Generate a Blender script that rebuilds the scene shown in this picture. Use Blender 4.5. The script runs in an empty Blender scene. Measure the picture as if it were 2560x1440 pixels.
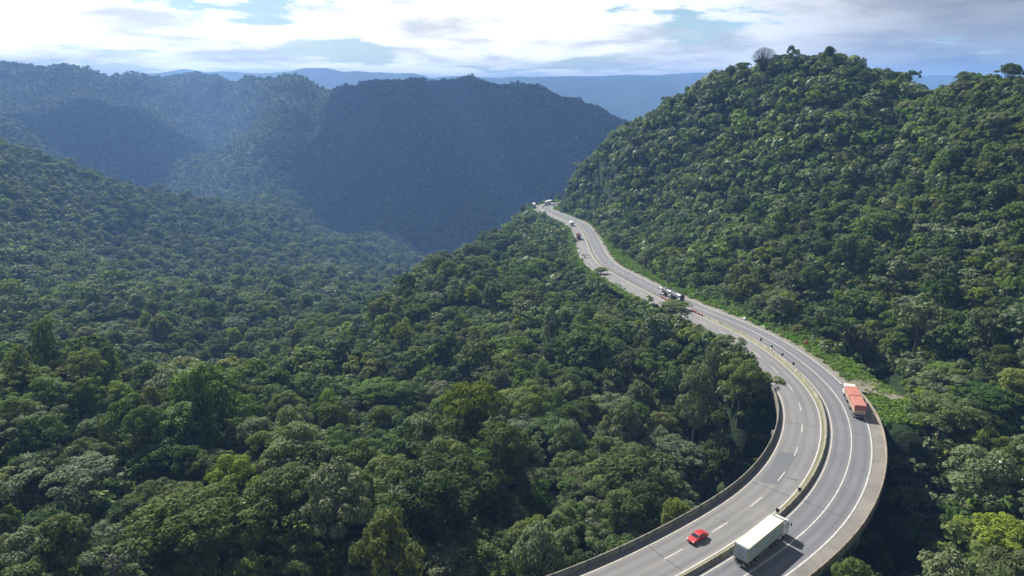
import bpy, math, random
import numpy as np
from mathutils import Vector
R = math.radians
sc = bpy.context.scene
COL = sc.collection

# ------------------------------------------------------------------ camera, sky, sun, exposure
PITCH = 16.0; FPX = 1707.0
cd = bpy.data.cameras.new("camera"); cam = bpy.data.objects.new("camera", cd); COL.objects.link(cam)
cd.sensor_width = 36; cd.lens = 36 * FPX / 2560; cd.clip_start = 1; cd.clip_end = 60000
cam.location = (0, 0, 0); cam.rotation_euler = (R(90 - PITCH), 0, 0)
sc.camera = cam
SUN_AZ, SUN_EL = -36.0, 43.5          # azimuth clockwise from +Y
sdir = Vector((math.sin(R(SUN_AZ)) * math.cos(R(SUN_EL)), math.cos(R(SUN_AZ)) * math.cos(R(SUN_EL)), math.sin(R(SUN_EL))))
sl = bpy.data.lights.new("sun", 'SUN'); sl.energy = 5.0; sl.angle = R(0.53); sl.color = (1.0, 0.95, 0.87)
so = bpy.data.objects.new("sun", sl); COL.objects.link(so); so.rotation_euler = sdir.to_track_quat('Z', 'Y').to_euler()
sc.view_settings.view_transform = 'Standard'; sc.view_settings.look = 'None'
sc.view_settings.exposure = 1.05; sc.view_settings.gamma = 1.0
HAZE_DENSITY = 0.000195
sc.cycles.use_denoising = True
try: sc.cycles.denoiser = 'OPENIMAGEDENOISE'
except Exception: pass
sc.cycles.max_bounces = 5; sc.cycles.diffuse_bounces = 2; sc.cycles.glossy_bounces = 2
sc.cycles.transmission_bounces = 3; sc.cycles.transparent_max_bounces = 4; sc.cycles.volume_bounces = 0
sc.cycles.use_adaptive_sampling = False

def N(nt, t, **kw):
    n = nt.nodes.new(t)
    for k, v in kw.items():
        if k.startswith('i_'): n.inputs[k[2:].replace('_', ' ')].default_value = v
        else: setattr(n, k, v)
    return n
def L(nt, a, b): nt.links.new(a, b)
def math_n(nt, op, a, b=None, clamp=False):
    n = nt.nodes.new('ShaderNodeMath'); n.operation = op; n.use_clamp = clamp
    for i, s in enumerate((a, b)):
        if s is None: continue
        if isinstance(s, (int, float)): n.inputs[i].default_value = s
        else: nt.links.new(s, n.inputs[i])
    return n.outputs[0]
def ramp(nt, fac, pts, interp='LINEAR'):
    r = nt.nodes.new('ShaderNodeValToRGB'); r.color_ramp.interpolation = interp
    while len(r.color_ramp.elements) < len(pts): r.color_ramp.elements.new(0.5)
    for e, (p, c) in zip(r.color_ramp.elements, pts): e.position = p; e.color = (*c, 1) if len(c) == 3 else c
    nt.links.new(fac, r.inputs[0]); return r.outputs[0]
def mixc(nt, f, a, b, mode='MIX'):
    m = nt.nodes.new('ShaderNodeMix'); m.data_type = 'RGBA'; m.blend_type = mode
    for i, s in ((0, f), (6, a), (7, b)):
        if isinstance(s, (int, float)): m.inputs[i].default_value = s
        elif isinstance(s, tuple): m.inputs[i].default_value = (*s, 1)
        else: nt.links.new(s, m.inputs[i])
    return m.outputs[2]

world = bpy.data.worlds.new("World"); sc.world = world; world.use_nodes = True
nt = world.node_tree; nt.nodes.clear()
out = N(nt, 'ShaderNodeOutputWorld'); bg = N(nt, 'ShaderNodeBackground')
sky = N(nt, 'ShaderNodeTexSky'); sky.sky_type = 'NISHITA'; sky.sun_disc = False
sky.sun_elevation = R(SUN_EL); sky.sun_rotation = R(SUN_AZ % 360); sky.altitude = 700; sky.air_density = 1.0; sky.dust_density = 0.6
tc = N(nt, 'ShaderNodeTexCoord'); sep = N(nt, 'ShaderNodeSeparateXYZ'); L(nt, tc.outputs['Generated'], sep.inputs[0])
den = math_n(nt, 'ADD', math_n(nt, 'MAXIMUM', sep.outputs[2], 0.0), 0.11)
px = math_n(nt, 'DIVIDE', sep.outputs[0], den); py = math_n(nt, 'DIVIDE', sep.outputs[1], den)
comb = N(nt, 'ShaderNodeCombineXYZ'); L(nt, px, comb.inputs[0]); L(nt, py, comb.inputs[1])
def noise(nt, vec, scale, detail=6, rough=0.55, dist=0.0, off=(0, 0, 0), stretch=(1, 1, 1)):
    mp = N(nt, 'ShaderNodeMapping'); mp.inputs['Location'].default_value = off; mp.inputs['Scale'].default_value = stretch
    L(nt, vec, mp.inputs[0]); n = N(nt, 'ShaderNodeTexNoise')
    n.inputs['Scale'].default_value = scale; n.inputs['Detail'].default_value = detail
    n.inputs['Roughness'].default_value = rough; n.inputs['Distortion'].default_value = dist
    L(nt, mp.outputs[0], n.inputs['Vector']); return n.outputs[0]
n1 = noise(nt, comb.outputs[0], 1.0, 10, 0.60, 0.25, (3.1, 1.7, 0.3))
n2 = noise(nt, comb.outputs[0], 1.0, 9, 0.58, 0.25, (9.4, 4.2, 2.0), (0.9, 0.9, 1))
cover = ramp(nt, n1, [(0.39, (0, 0, 0)), (0.44, (0.8, 0.8, 0.8)), (0.52, (1, 1, 1))])
grey = ramp(nt, n2, [(0.42, (0, 0, 0)), (0.50, (0.35, 0.35, 0.35)), (0.62, (1, 1, 1))])
# clouds are brightest round the sun side and greyer away from it (forward scattering in the cloud)
dv = N(nt, 'ShaderNodeVectorMath', operation='DOT_PRODUCT'); L(nt, tc.outputs['Generated'], dv.inputs[0]); dv.inputs[1].default_value = (math.sin(R(-16)), math.cos(R(-16)), 0.1)
glow = ramp(nt, dv.outputs['Value'], [(0.70, (0.21, 0.21, 0.205)), (0.99, (1.0, 1.0, 1.0))])
white = mixc(nt, 1.0, glow, (1.08, 1.07, 1.03), 'MULTIPLY')
greyc = mixc(nt, 1.0, glow, (0.50, 0.50, 0.475), 'MULTIPLY')
CLOUD = mixc(nt, grey, white, greyc)
skyc = mixc(nt, 1.0, sky.outputs[0], (0.052, 0.055, 0.052), 'MULTIPLY')
tot = mixc(nt, cover, skyc, CLOUD)
L(nt, tot, bg.inputs[0]); bg.inputs[1].default_value = 1.0
L(nt, bg.outputs[0], out.inputs[0])

# ------------------------------------------------------------------ helpers
P = R(PITCH)
def ray(x, y):
    u = (x - 1280) / FPX; v = (y - 720) / FPX
    return np.array([u, math.cos(P) - v * math.sin(P), -math.sin(P) - v * math.cos(P)])
def atY(x, y, Y): d = ray(x, y); return d * (Y / d[1])
def atZ(x, y, z): d = ray(x, y); return d * (z / d[2])
def project(p):     # world -> pixel of the 2560 px frame, depth
    f = np.array([0, math.cos(P), -math.sin(P)]); u = np.array([0, math.sin(P), math.cos(P)])
    d = p @ f
    return 1280 + FPX * p[..., 0] / d, 720 - FPX * (p @ u) / d, d

def vnoise(x, y, seed=0):          # smooth value noise in numpy
    xi = np.floor(x).astype(np.int64); yi = np.floor(y).astype(np.int64); xf = x - xi; yf = y - yi
    def h(a, b):
        n = (a * 374761393 + b * 668265263 + seed * 974634777) & 0xffffffff
        n = ((n ^ (n >> 13)) * 1274126177) & 0xffffffff
        return ((n ^ (n >> 16)) & 0xffff) / 65535.0
    u = xf * xf * (3 - 2 * xf); v = yf * yf * (3 - 2 * yf)
    return (h(xi, yi) * (1 - u) + h(xi + 1, yi) * u) * (1 - v) + (h(xi, yi + 1) * (1 - u) + h(xi + 1, yi + 1) * u) * v * 1.0
def fbm(x, y, o=4, seed=0, ridged=False):
    s = np.zeros_like(x, dtype=float); a = 0.5; t = 0
    for i in range(o):
        n = vnoise(x * 2 ** i + 17.3 * i, y * 2 ** i - 9.1 * i, seed + i)
        if ridged: n = 1 - abs(2 * n - 1)
        s += a * n; t += a; a *= 0.5
    return s / t

def tag(o, label=None, cat=None, group=None, kind=None):
    if label: o['label'] = label
    if cat: o['category'] = cat
    if group: o['group'] = group
    if kind: o['kind'] = kind
    return o
def empty(name, loc=(0, 0, 0), rz=0.0, rx=0.0, ry=0.0):
    o = bpy.data.objects.new(name, None); COL.objects.link(o); o.location = loc; o.rotation_euler = (rx, ry, rz)
    o.empty_display_size = 0.5; return o
def mesh_np(name, verts, faces, mat=None, parent=None, link=True, smooth=False, fmat=None):
    verts = np.asarray(verts, dtype=np.float32); faces = np.asarray(faces, dtype=np.int32)
    me = bpy.data.meshes.new(name); k = faces.shape[1]
    me.vertices.add(len(verts)); me.vertices.foreach_set('co', verts.ravel())
    me.loops.add(faces.size); me.loops.foreach_set('vertex_index', faces.ravel())
    me.polygons.add(len(faces)); me.polygons.foreach_set('loop_start', np.arange(0, faces.size, k, dtype=np.int32))
    me.polygons.foreach_set('loop_total', np.full(len(faces), k, dtype=np.int32))
    if smooth: me.polygons.foreach_set('use_smooth', np.ones(len(faces), dtype=bool))
    if mat is not None:
        for m in (mat if isinstance(mat, (list, tuple)) else [mat]): me.materials.append(m)
    if fmat is not None: me.polygons.foreach_set('material_index', np.asarray(fmat, dtype=np.int32))
    me.update(); me.validate()
    if not link: return me
    o = bpy.data.objects.new(name, me); COL.objects.link(o)
    if parent: o.parent = parent
    return o
class MB:
    """collects boxes, prisms, tubes and builds them as ONE mesh"""
    def __init__(s): s.v = []; s.f = []; s.sm = []
    def add(s, vs, fs, smooth=False):
        b = len(s.v); s.v += [tuple(map(float, p)) for p in vs]; s.f += [tuple(b + i for i in f) for f in fs]; s.sm += [smooth] * len(fs); return s
    def box(s, x0, x1, y0, y1, z0, z1, bev=0.0):
        if bev > 0: return s.prism([(x0 + bev, z0), (x1 - bev, z0), (x1, z0 + bev), (x1, z1 - bev), (x1 - bev, z1), (x0 + bev, z1), (x0, z1 - bev), (x0, z0 + bev)], y0, y1, inset=bev)
        v = [(x, y, z) for z in (z0, z1) for y in (y0, y1) for x in (x0, x1)]
        return s.add(v, [(0, 2, 3, 1), (4, 5, 7, 6), (0, 1, 5, 4), (2, 6, 7, 3), (0, 4, 6, 2), (1, 3, 7, 5)])
    def prism(s, prof, y0, y1, inset=0.0):
        """profile in x,z (counter-clockwise seen from -y) extruded along y, with optional bevelled sides"""
        n = len(prof); cx = sum(p[0] for p in prof) / n; cz = sum(p[1] for p in prof) / n
        def ring(y, k): return [(cx + (p[0] - cx) * (1 - k / max(abs(p[0] - cx), .2)) if k else p[0], y, cz + (p[1] - cz) * (1 - k / max(abs(p[1] - cz), .2)) if k else p[1]) for p in prof]
        if inset: rings = [ring(y0, inset), ring(y0 + inset, 0), ring(y1 - inset, 0), ring(y1, inset)]
        else: rings = [ring(y0, 0), ring(y1, 0)]
        vs = [p for r in rings for p in r]; fs = []
        for k in range(len(rings) - 1):
            for i in range(n):
                j = (i + 1) % n; fs.append((k * n + i, k * n + j, (k + 1) * n + j, (k + 1) * n + i))
        fs.append(tuple(range(n))[::-1]); fs.append(tuple((len(rings) - 1) * n + i for i in range(n)))
        return s.add(vs, fs)
    def tube(s, pts, rads, n=8, cap=True, sq=1.0):
        pts = [Vector(p) for p in pts]; rings = []
        if isinstance(rads, (int, float)): rads = [rads] * len(pts)
        for i, p in enumerate(pts):
            d = (pts[min(i + 1, len(pts) - 1)] - pts[max(i - 1, 0)]).normalized()
            a = d.cross(Vector((0, 0, 1)) if abs(d.z) < 0.9 else Vector((1, 0, 0))).normalized(); b = d.cross(a)
            rings += [tuple(p + (a * math.cos(t) + b * math.sin(t) * sq) * rads[i]) for t in [2 * math.pi * k / n for k in range(n)]]
        fs = [(i * n + k, i * n + (k + 1) % n, (i + 1) * n + (k + 1) % n, (i + 1) * n + k) for i in range(len(pts) - 1) for k in range(n)]
        if cap: fs += [tuple(range(n))[::-1], tuple((len(pts) - 1) * n + k for k in range(n))]
        return s.add(rings, fs, True)
    def build(s, name, mat, parent=None, link=True):
        me = bpy.data.meshes.new(name); me.from_pydata(s.v, [], s.f); me.materials.append(mat)
        for p, q in zip(me.polygons, s.sm): p.use_smooth = q and len(p.vertices) == 4
        me.update()
        if not link: return me
        o = bpy.data.objects.new(name, me); COL.objects.link(o)
        if parent: o.parent = parent
        return o

def mat(name, col, rough=0.6, metal=0.0, spec=0.5, var=0.0, vscale=2.0, bump=0.0, col2=None, emis=None):
    m = bpy.data.materials.new(name); m.use_nodes = True; nt = m.node_tree; b = nt.nodes['Principled BSDF']
    b.inputs['Roughness'].default_value = rough; b.inputs['Metallic'].default_value = metal; b.inputs['Specular IOR Level'].default_value = spec
    b.inputs['Base Color'].default_value = (*col, 1)
    if var > 0 or col2:
        t = N(nt, 'ShaderNodeTexCoord'); f = noise(nt, t.outputs['Object'], vscale, 6, 0.6)
        c2 = col2 or tuple(c * (1 - var) for c in col)
        r = ramp(nt, f, [(0.38, col), (0.66, c2)]); L(nt, r, b.inputs['Base Color'])
        if bump: bn = N(nt, 'ShaderNodeBump'); bn.inputs['Strength'].default_value = bump; L(nt, f, bn.inputs['Height']); L(nt, bn.outputs[0], b.inputs['Normal'])
    return m

# ------------------------------------------------------------------ road centre line (median), from the place's plan
CAMH = 74.0
ZP = [(500, -100.5), (515, -100), (550, -97.5), (600, -93.5), (650, -87.5), (700, -84), (740, -80.5), (790, -77.5), (840, -75.5), (900, -74.2), (960, -74.0), (1500, -74.0)]
def zroad_px(y): return float(np.interp(y, [a for a, b in ZP], [b for a, b in ZP]))
MED = [(1723, 1442), (1789, 1402), (1880, 1345), (1964, 1284), (2007, 1237), (2044, 1182), (2066, 1120), (2070, 1067), (2057, 1010), (2031, 971), (1991, 929), (1952, 897),
       (1900, 859), (1867, 840), (1817, 816), (1755, 789), (1700, 765), (1640, 738), (1587, 710), (1531, 680), (1499, 660), (1480, 632), (1470, 603), (1464.4, 592),
       (1459, 580), (1450, 567), (1433, 555), (1415, 548), (1397, 540.5), (1374, 530.6), (1358, 525.5), (1353, 520), (1357, 516), (1366, 513.2), (1378, 511.5)]
pts = np.array([atZ(x, y, zroad_px(y)) for x, y in MED])
# carry the curve on beyond both ends of what is seen
d0 = pts[0] - pts[1]; a0 = math.atan2(d0[1], d0[0]); pre = []
q = pts[0].copy()
for k in range(9): a0 -= 0.055; q = q + np.array([math.cos(a0), math.sin(a0), 0]) * 9; pre.append(q.copy())
q = pts[-1].copy(); a1 = math.atan2(*(pts[-1] - pts[-2])[1::-1]); post = []
for k in range(4): a1 -= 0.10; q = q + np.array([math.cos(a1), math.sin(a1), -0.02]) * 14; post.append(q.copy())
raw = np.array(pre[::-1] + list(pts) + post)
def resample(p, step):
    s = np.r_[0, np.cumsum(np.linalg.norm(np.diff(p, axis=0), axis=1))]; n = int(s[-1] / step)
    t = np.linspace(0, s[-1], n + 1); return np.stack([np.interp(t, s, p[:, i]) for i in range(3)], 1)
def smooth(p, it):
    for _ in range(it): p = np.r_[p[:1], (p[:-2] + 2 * p[1:-1] + p[2:]) / 4, p[-1:]]
    return p
CL = smooth(resample(raw, 2.0), 24)
for i in (0, 1, 2): pass
CL = resample(CL, 2.0)
S = np.r_[0, np.cumsum(np.linalg.norm(np.diff(CL, axis=0), axis=1))]
T = np.gradient(CL, axis=0); T[:, 2] = 0; T /= np.linalg.norm(T, axis=1)[:, None]
NR = np.stack([T[:, 1], -T[:, 0], np.zeros(len(T))], 1)         # to the right when looking along s (away from the camera)
NR = smooth(NR, 8); NR /= np.linalg.norm(NR, axis=1)[:, None]
def near_road(x, y):
    """signed offset (right positive), s, road z for arrays"""
    x = np.asarray(x, float).ravel(); y = np.asarray(y, float).ravel(); off = np.full(len(x), 1e9); ss = np.zeros(len(x)); zz = np.zeros(len(x))
    C = CL[::2]; n = NR[::2]; s_ = S[::2]
    lo = C.min(0) - 90; hi = C.max(0) + 90
    idx = np.where((x > lo[0]) & (x < hi[0]) & (y > lo[1]) & (y < hi[1]))[0]
    for k in range(0, len(idx), 20000):
        i = idx[k:k + 20000]; dx = x[i, None] - C[None, :, 0]; dy = y[i, None] - C[None, :, 1]
        j = np.argmin(dx * dx + dy * dy, axis=1); a = np.arange(len(i))
        side = np.sign(dx[a, j] * n[j, 0] + dy[a, j] * n[j, 1]); off[i] = side * np.hypot(dx[a, j], dy[a, j]); ss[i] = s_[j] + dx[a, j] * n[j, 1] * -1 + dy[a, j] * n[j, 0]; zz[i] = C[j, 2]
    return off, ss, zz
def s_at_px(x, y):
    p = atZ(x, y, zroad_px(y)); o, s, z = near_road([p[0]], [p[1]]); return float(s[0]), float(o[0])
def frame(s, off=0.0, dz=0.0):
    i = float(np.interp(s, S, np.arange(len(S)))); a = int(i); b = min(a + 1, len(S) - 1); f = i - a
    p = CL[a] * (1 - f) + CL[b] * f; n = NR[a] * (1 - f) + NR[b] * f; t = T[a] * (1 - f) + T[b] * f
    q = p + n * off; return Vector((q[0], q[1], q[2] + dz)), math.atan2(t[1], t[0])
S_VIA = s_at_px(2046, 992)[0]        # the viaduct ends here, the road beyond lies on the ground
S_VIA_L = s_at_px(2028, 968)[0]
WALL = (s_at_px(1625, 740)[0], s_at_px(1572, 710)[0])
print('S_VIA', S_VIA, 'S end', S[-1])

# ------------------------------------------------------------------ terrain: canopy heights at surveyed points, thin-plate spline between them
CP = [ # pixel x, y, forward distance
 (0,1440,78),(640,1440,78),(960,1440,82),(1280,1440,88),(0,1200,104),(500,1200,108),(1000,1200,114),(1400,1200,128),(1700,1255,112),
 (1600,1150,145),(0,1000,130),(400,1000,142),(800,1000,160),(1200,1000,172),(1600,1000,165),
 (0,865,165),(220,880,165),(440,935,160),(700,915,185),
 (0,820,265),(300,845,270),(700,900,262),(600,750,400),(850,800,330),(850,700,600),(1000,640,1000),(0,700,400),(0,500,600),(0,352,800),
 (250,435,880),(500,495,1020),(800,568,1180),(1060,628,1180),(300,600,650),(600,620,760),(400,720,450),
 (1330,512,590),(1200,585,480),(1070,652,395),(965,745,300),(850,880,222),(750,950,185),(1300,700,320),(1500,800,232),(1600,900,190),(1400,850,212),(1200,850,232),(1100,950,190),
 (1400,640,395),(1260,640,420),
 (1370,490,640),(1430,430,610),(1500,370,570),(1570,296,530),(1680,236,480),(1800,172,440),(1930,132,410),(2080,122,380),(2220,158,360),(2330,206,335),(2400,166,300),(2480,152,290),(2560,146,275),(2720,140,260),(2900,130,245),
 (1550,480,450),(1700,500,400),(1700,600,335),(1650,400,460),(1850,300,400),(2000,400,330),(1900,550,300),(1850,690,262),(2100,650,238),(2090,800,206),(2300,500,250),(2300,300,310),(2450,700,190),
 (2560,500,210),(2560,300,240),(2560,900,150),(2350,890,165),(2300,1040,134),(2480,1190,110),(2560,1040,128),(2400,1400,94),(2120,1432,95),
 # main mountain across the valley
 (0,152,2500),(90,158,2480),(180,160,2450),(270,184,2450),(340,174,2500),(420,188,2520),(480,178,2500),(540,184,2450),(620,184,2400),(700,188,2300),(750,181,2200),(860,206,2150),(960,202,2150),
 (1080,206,2100),(1170,188,2050),(1220,198,2000),(1300,207,1980),(1360,215,1950),(1440,238,1920),(1500,262,1880),(1565,294,1850),(1680,350,1820),
 (1100,400,1560),(900,400,1600),(850,300,1850),(705,260,1950),(645,330,1740),(565,400,1570),(490,446,1470),(420,478,1420),(760,330,1950),(720,420,1650),(760,500,1300),(1000,550,1240),(1300,450,1480),(1450,400,1560),(1400,300,1760),(1150,300,1800),
 (450,300,2150),(350,230,2400),(560,250,2350),(210,250,2050),(310,300,1850),(400,350,1680),(480,395,1560),(440,440,1500),(560,330,2150),(100,250,2150),(0,300,1850),(130,400,1500),(300,450,1420),(500,390,1800),(640,300,2100),(820,250,2050),(1150,560,1290),(1300,540,1350)]
cp = [atY(*c) for c in CP]
cp += [(-90, -40, -58), (0, -60, -58), (120, -40, -66), (-130, 60, -60), (-60, 40, -62), (60, 50, -76), (130, 60, -70), (200, 60, -40), (260, 160, -10),  (-260, 150, -50), (-260, 260, -72),
       (-700, 700, -40), (-1200, 900, 20), (-800, 250, 0), (-900, 1300, -60), (420, 560, -90), (150, 640, -90), (260, 700, -130), (100, 800, -190), (0, 760, -190), (200, 1000, -250), (450, 900, -240),
       (-150, 1330, -262), (120, 1250, -265), (-600, 1350, -215), (-750, 1150, -180), (-300, 1200, -245),
       (-1500, 3000, -80), (-700, 3000, -120), (0, 2700, -160), (600, 2500, -200), (1300, 1900, -200), (900, 1500, -260), (1500, 1200, -200), (-2000, 2000, 60), (-2000, 1200, 0), (800, 300, -20), (1200, 700, -120)]
# slopes fall away behind every skyline
CREST = [(0,352,800),(250,435,880),(500,495,1020),(800,568,1180),(0,865,165),(220,880,165),(440,935,160),
 (1200,585,480),(1070,652,395),(965,745,300),(850,880,222),
 (1500,370,570),(1570,296,530),(1680,236,480),(1800,172,440),(1930,132,410),(2080,122,380),(2220,158,360),(2330,206,335),(2400,166,300),(2480,152,290),(2560,146,275),(2720,140,260),
 (0,152,2500),(180,160,2450),(340,174,2500),(480,178,2500),(620,184,2400),(750,181,2200),(860,206,2150),(1080,206,2100),(1170,188,2050),(1300,207,1980),(1440,238,1920),(1565,294,1850)]
for c in CREST:
    p_ = atY(*c); k_ = 1.17; cp.append((p_[0] * k_, p_[1] * k_, p_[2] - 0.075 * p_[1]))
# ground in the ravine beneath the viaduct
RAV = [(2040, 1330, -112), (2230, 1230, -104), (2280, 1330, -108), (1930, 1130, -100), (1830, 1190, -104), (2150, 1380, -106), (2120, 1180, -100)]
for x, y, z in RAV: pz = atZ(x, y, -90); cp.append((pz[0], pz[1], z + 10))
cp = np.array(cp, float)
def tps_k(r2): r2 = np.maximum(r2, 1e-12); return 0.5 * r2 * np.log(r2)
def warp(x, y):                      # work in log-distance space so near detail and far hills are treated alike
    r = np.hypot(x, y + 120.0) + 1e-6; th = np.arctan2(x, y + 120.0); return th * 2.2, np.log(r / 100.0)
def relief(x, y):
    x = np.asarray(x, float); y = np.asarray(y, float); d = np.hypot(x, y)
    z = (fbm(x / 60, y / 60, 3, 3) - 0.5) * 8 * sstep((d - 60) / 120)
    fold = sstep((d - 150) / 150) * sstep((1300 - d) / 300); z = z + fold * (fbm((x + 0.5 * y) / 95, (y - 0.3 * x) / 150, 3, 51, True) - 0.55) * (7 + 6 * sstep((x + 260) / 160) * sstep((500 - d) / 120) + 15 * sstep((x - 60) / 80) * sstep((d - 170) / 100))
    far = sstep((d - 900) / 700); g = fbm(x / 420 + 0.3 * fbm(x / 300, y / 300, 2, 8), y / 900, 4, 11, True)
    return z + far * ((g - 0.6) * 125 + (fbm(x / 110, y / 150, 4, 21, True) - 0.55) * 9) * sstep((3300 - d) / 600)
def sstep(t): t = np.clip(t, 0, 1); return t * t * (3 - 2 * t)
cp[:, 2] -= relief(cp[:, 0], cp[:, 1])
wx, wy = warp(cp[:, 0], cp[:, 1]); A = np.stack([wx, wy], 1); n = len(A)
K = tps_k(((A[:, None] - A[None]) ** 2).sum(-1)) + np.eye(n) * 0.0006
scale_z = np.hypot(cp[:, 0], cp[:, 1] + 120)
Pm = np.c_[np.ones(n), A]; M = np.block([[K, Pm], [Pm.T, np.zeros((3, 3))]])
sol = np.linalg.solve(M, np.r_[cp[:, 2] / scale_z, np.zeros(3)])
def canopy(x, y):
    x = np.asarray(x, float).ravel(); y = np.asarray(y, float).ravel(); o = np.empty(len(x))
    for k in range(0, len(x), 20000):
        a, b = warp(x[k:k + 20000], y[k:k + 20000]); Q = np.stack([a, b], 1)
        o[k:k + 20000] = tps_k(((Q[:, None] - A[None]) ** 2).sum(-1)) @ sol[:n] + sol[n] + Q @ sol[n + 1:]
    return o * np.hypot(x, y + 120)
TREE_H = 14.0
def sstep(t): t = np.clip(t, 0, 1); return t * t * (3 - 2 * t)
def ground_h(x, y, full=False):
    x = np.asarray(x, float).ravel(); y = np.asarray(y, float).ravel()
    d = np.hypot(x, y); z = canopy(x, y) - TREE_H + 3.5 * sstep((d - 200) / 80) - 4 * sstep((d - 1300) / 500)
    z += relief(x, y)
    far2 = sstep((d - 3000) / 1200); z = z * (1 - far2) + far2 * (-260 + 60 * fbm(x / 900, y / 900, 3, 31))
    off, s, zr = near_road(x, y); m = off < 1e8
    if m.any():
        o = off[m]; sm = s[m]; base = z[m]
        via = 1 - sstep((sm - (S_VIA - 6 - 13 * sstep((o - 11) / 2.5))) / (14 - 8 * sstep((o - 11) / 2.5)))                 # 1 on the viaduct
        wl = sstep((-o - 12.0) / 13); wr = sstep((o - 17.0) / 16)
        w = np.where(o < 0, wl, wr)                               # 0 on the formation
        grade = (zr[m] - 0.35) * (1 - w) + base * w
        dl = -o - 10; lim = zr[m] - 1.0 - 0.24 * dl + 70 * sstep((dl - 42) / 38); grade = np.where(o < -9.5, np.minimum(grade, lim), grade)
        grade = np.where(o > 12, grade + 0.5 * sstep((o - 12) / 4), grade)
        under = np.minimum(base, (zr[m] - 24) + 24 * sstep((abs(o) - 13) / 30) + 3 * fbm(x[m] / 9, y[m] / 9, 2, 5))
        wd = sstep((sm - WALL[0] + 6) / 6) * sstep((WALL[1] + 6 - sm) / 6) * sstep((-o - 9.2) / 1.0) * sstep((34 + o) / 12)
        z[m] = (grade * (1 - via) + under * via) - 4.5 * wd
    return (z, off, s) if full else z

# terrain sheet: a fan of cells that grow with distance, reaching well behind the camera and out to the horizon
na, nr = 560, 620
th = np.linspace(-1.25, 1.25, na); rr = 60 * np.exp(np.linspace(0, math.log(45000 / 60), nr)); 
rr = np.r_[30, rr]; nr += 1
TH, RR = np.meshgrid(th, rr); gx = (np.sin(TH) * RR).ravel(); gy = (np.cos(TH) * RR - 120).ravel()
# refine around the road by adding jitter-free detail only through ground_h
gz = ground_h(gx, gy)
i = np.arange((nr - 1) * (na - 1)); r_ = i // (na - 1); c_ = i % (na - 1); a = r_ * na + c_
TF = np.stack([a, a + 1, a + 1 + na, a + na], 1)

m_ground = bpy.data.materials.new('forest_floor'); m_ground.use_nodes = True; nt = m_ground.node_tree; b = nt.nodes['Principled BSDF']
b.inputs['Roughness'].default_value = 0.9; b.inputs['Specular IOR Level'].default_value = 0.15
geo = N(nt, 'ShaderNodeNewGeometry')
f1 = noise(nt, geo.outputs['Position'], 0.09, 8, 0.65); f2 = noise(nt, geo.outputs['Position'], 0.9, 6, 0.7)
c1 = ramp(nt, f1, [(0.3, (0.018, 0.034, 0.014)), (0.6, (0.035, 0.062, 0.022)), (0.75, (0.055, 0.07, 0.03))])
c2 = mixc(nt, 0.7, c1, ramp(nt, f2, [(0.3, (0.4, 0.4, 0.4)), (0.7, (1.3, 1.3, 1.3))]), 'MULTIPLY')
L(nt, c2, b.inputs['Base Color'])
bn = N(nt, 'ShaderNodeBump'); bn.inputs['Strength'].default_value = 0.9; bn.inputs['Distance'].default_value = 2.0; L(nt, f2, bn.inputs['Height']); L(nt, bn.outputs[0], b.inputs['Normal'])
terrain = mesh_np('terrain', np.stack([gx, gy, gz], 1), TF[:, ::-1], m_ground, smooth=True); tag(terrain, 'steep dark green valley slopes under the forest', kind='structure')

# far blue range beyond the main mountain
fc = [(-3000, 196), (0, 190), (400, 186), (430, 183), (500, 172), (560, 180), (600, 178), (700, 183), (755, 178), (790, 170), (840, 170), (880, 178), (920, 176), (960, 181), (1000, 183), (1045, 182), (1085, 194), (1150, 188), (1200, 192), (1250, 195), (1300, 190), (1360, 192),
      (1430, 189), (1500, 190), (1560, 187), (1600, 188), (1660, 184), (1700, 183), (1770, 179), (1900, 186), (2200, 190), (2600, 184), (5500, 196)]
FY = 6200.0
fx = np.linspace(-9000, 9000, 500); fy = np.linspace(0, 1, 70)
crest = np.interp(1280 + fx * FPX / (FY * 1.0) , [c[0] for c in fc], [c[1] for c in fc])
cz = np.array([atY(1280, yy, FY)[2] for yy in crest])
X2, V2 = np.meshgrid(fx, fy); wv = 1 - abs(2 * V2 - 1) ** 1.25
ZZ = -420 + (np.tile(cz, (70, 1)) + 420) * wv + (1 - wv) * wv * 900 * (fbm(X2 / 700, V2 * 3, 4, 41, True) - 0.6) + wv * 20 * (fbm(X2 / 160, V2 * 9, 3, 45) - 0.5)
Y2 = FY + (V2 - 0.5) * 3600 + 200 * (fbm(X2 / 1500, V2 * 0, 2, 44) - 0.5)
i = np.arange(69 * 499); a = (i // 499) * 500 + i % 499
fr = mesh_np('hills', np.stack([X2.ravel(), Y2.ravel(), ZZ.ravel()], 1), np.stack([a, a + 1, a + 501, a + 500], 1), m_ground, smooth=True)
tag(fr, 'faint blue mountain range on the horizon', kind='structure')

CLOUDS = [ # centre of the shadow on the ground, radii, seed, threshold
 (30, 1830, 640, 560, 3, -0.15, 'flat grey cloud over the far mountain'),
 (-1180, 1700, 300, 420, 8, -0.2, 'flat grey cloud over the left part of the far mountain')]
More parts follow.
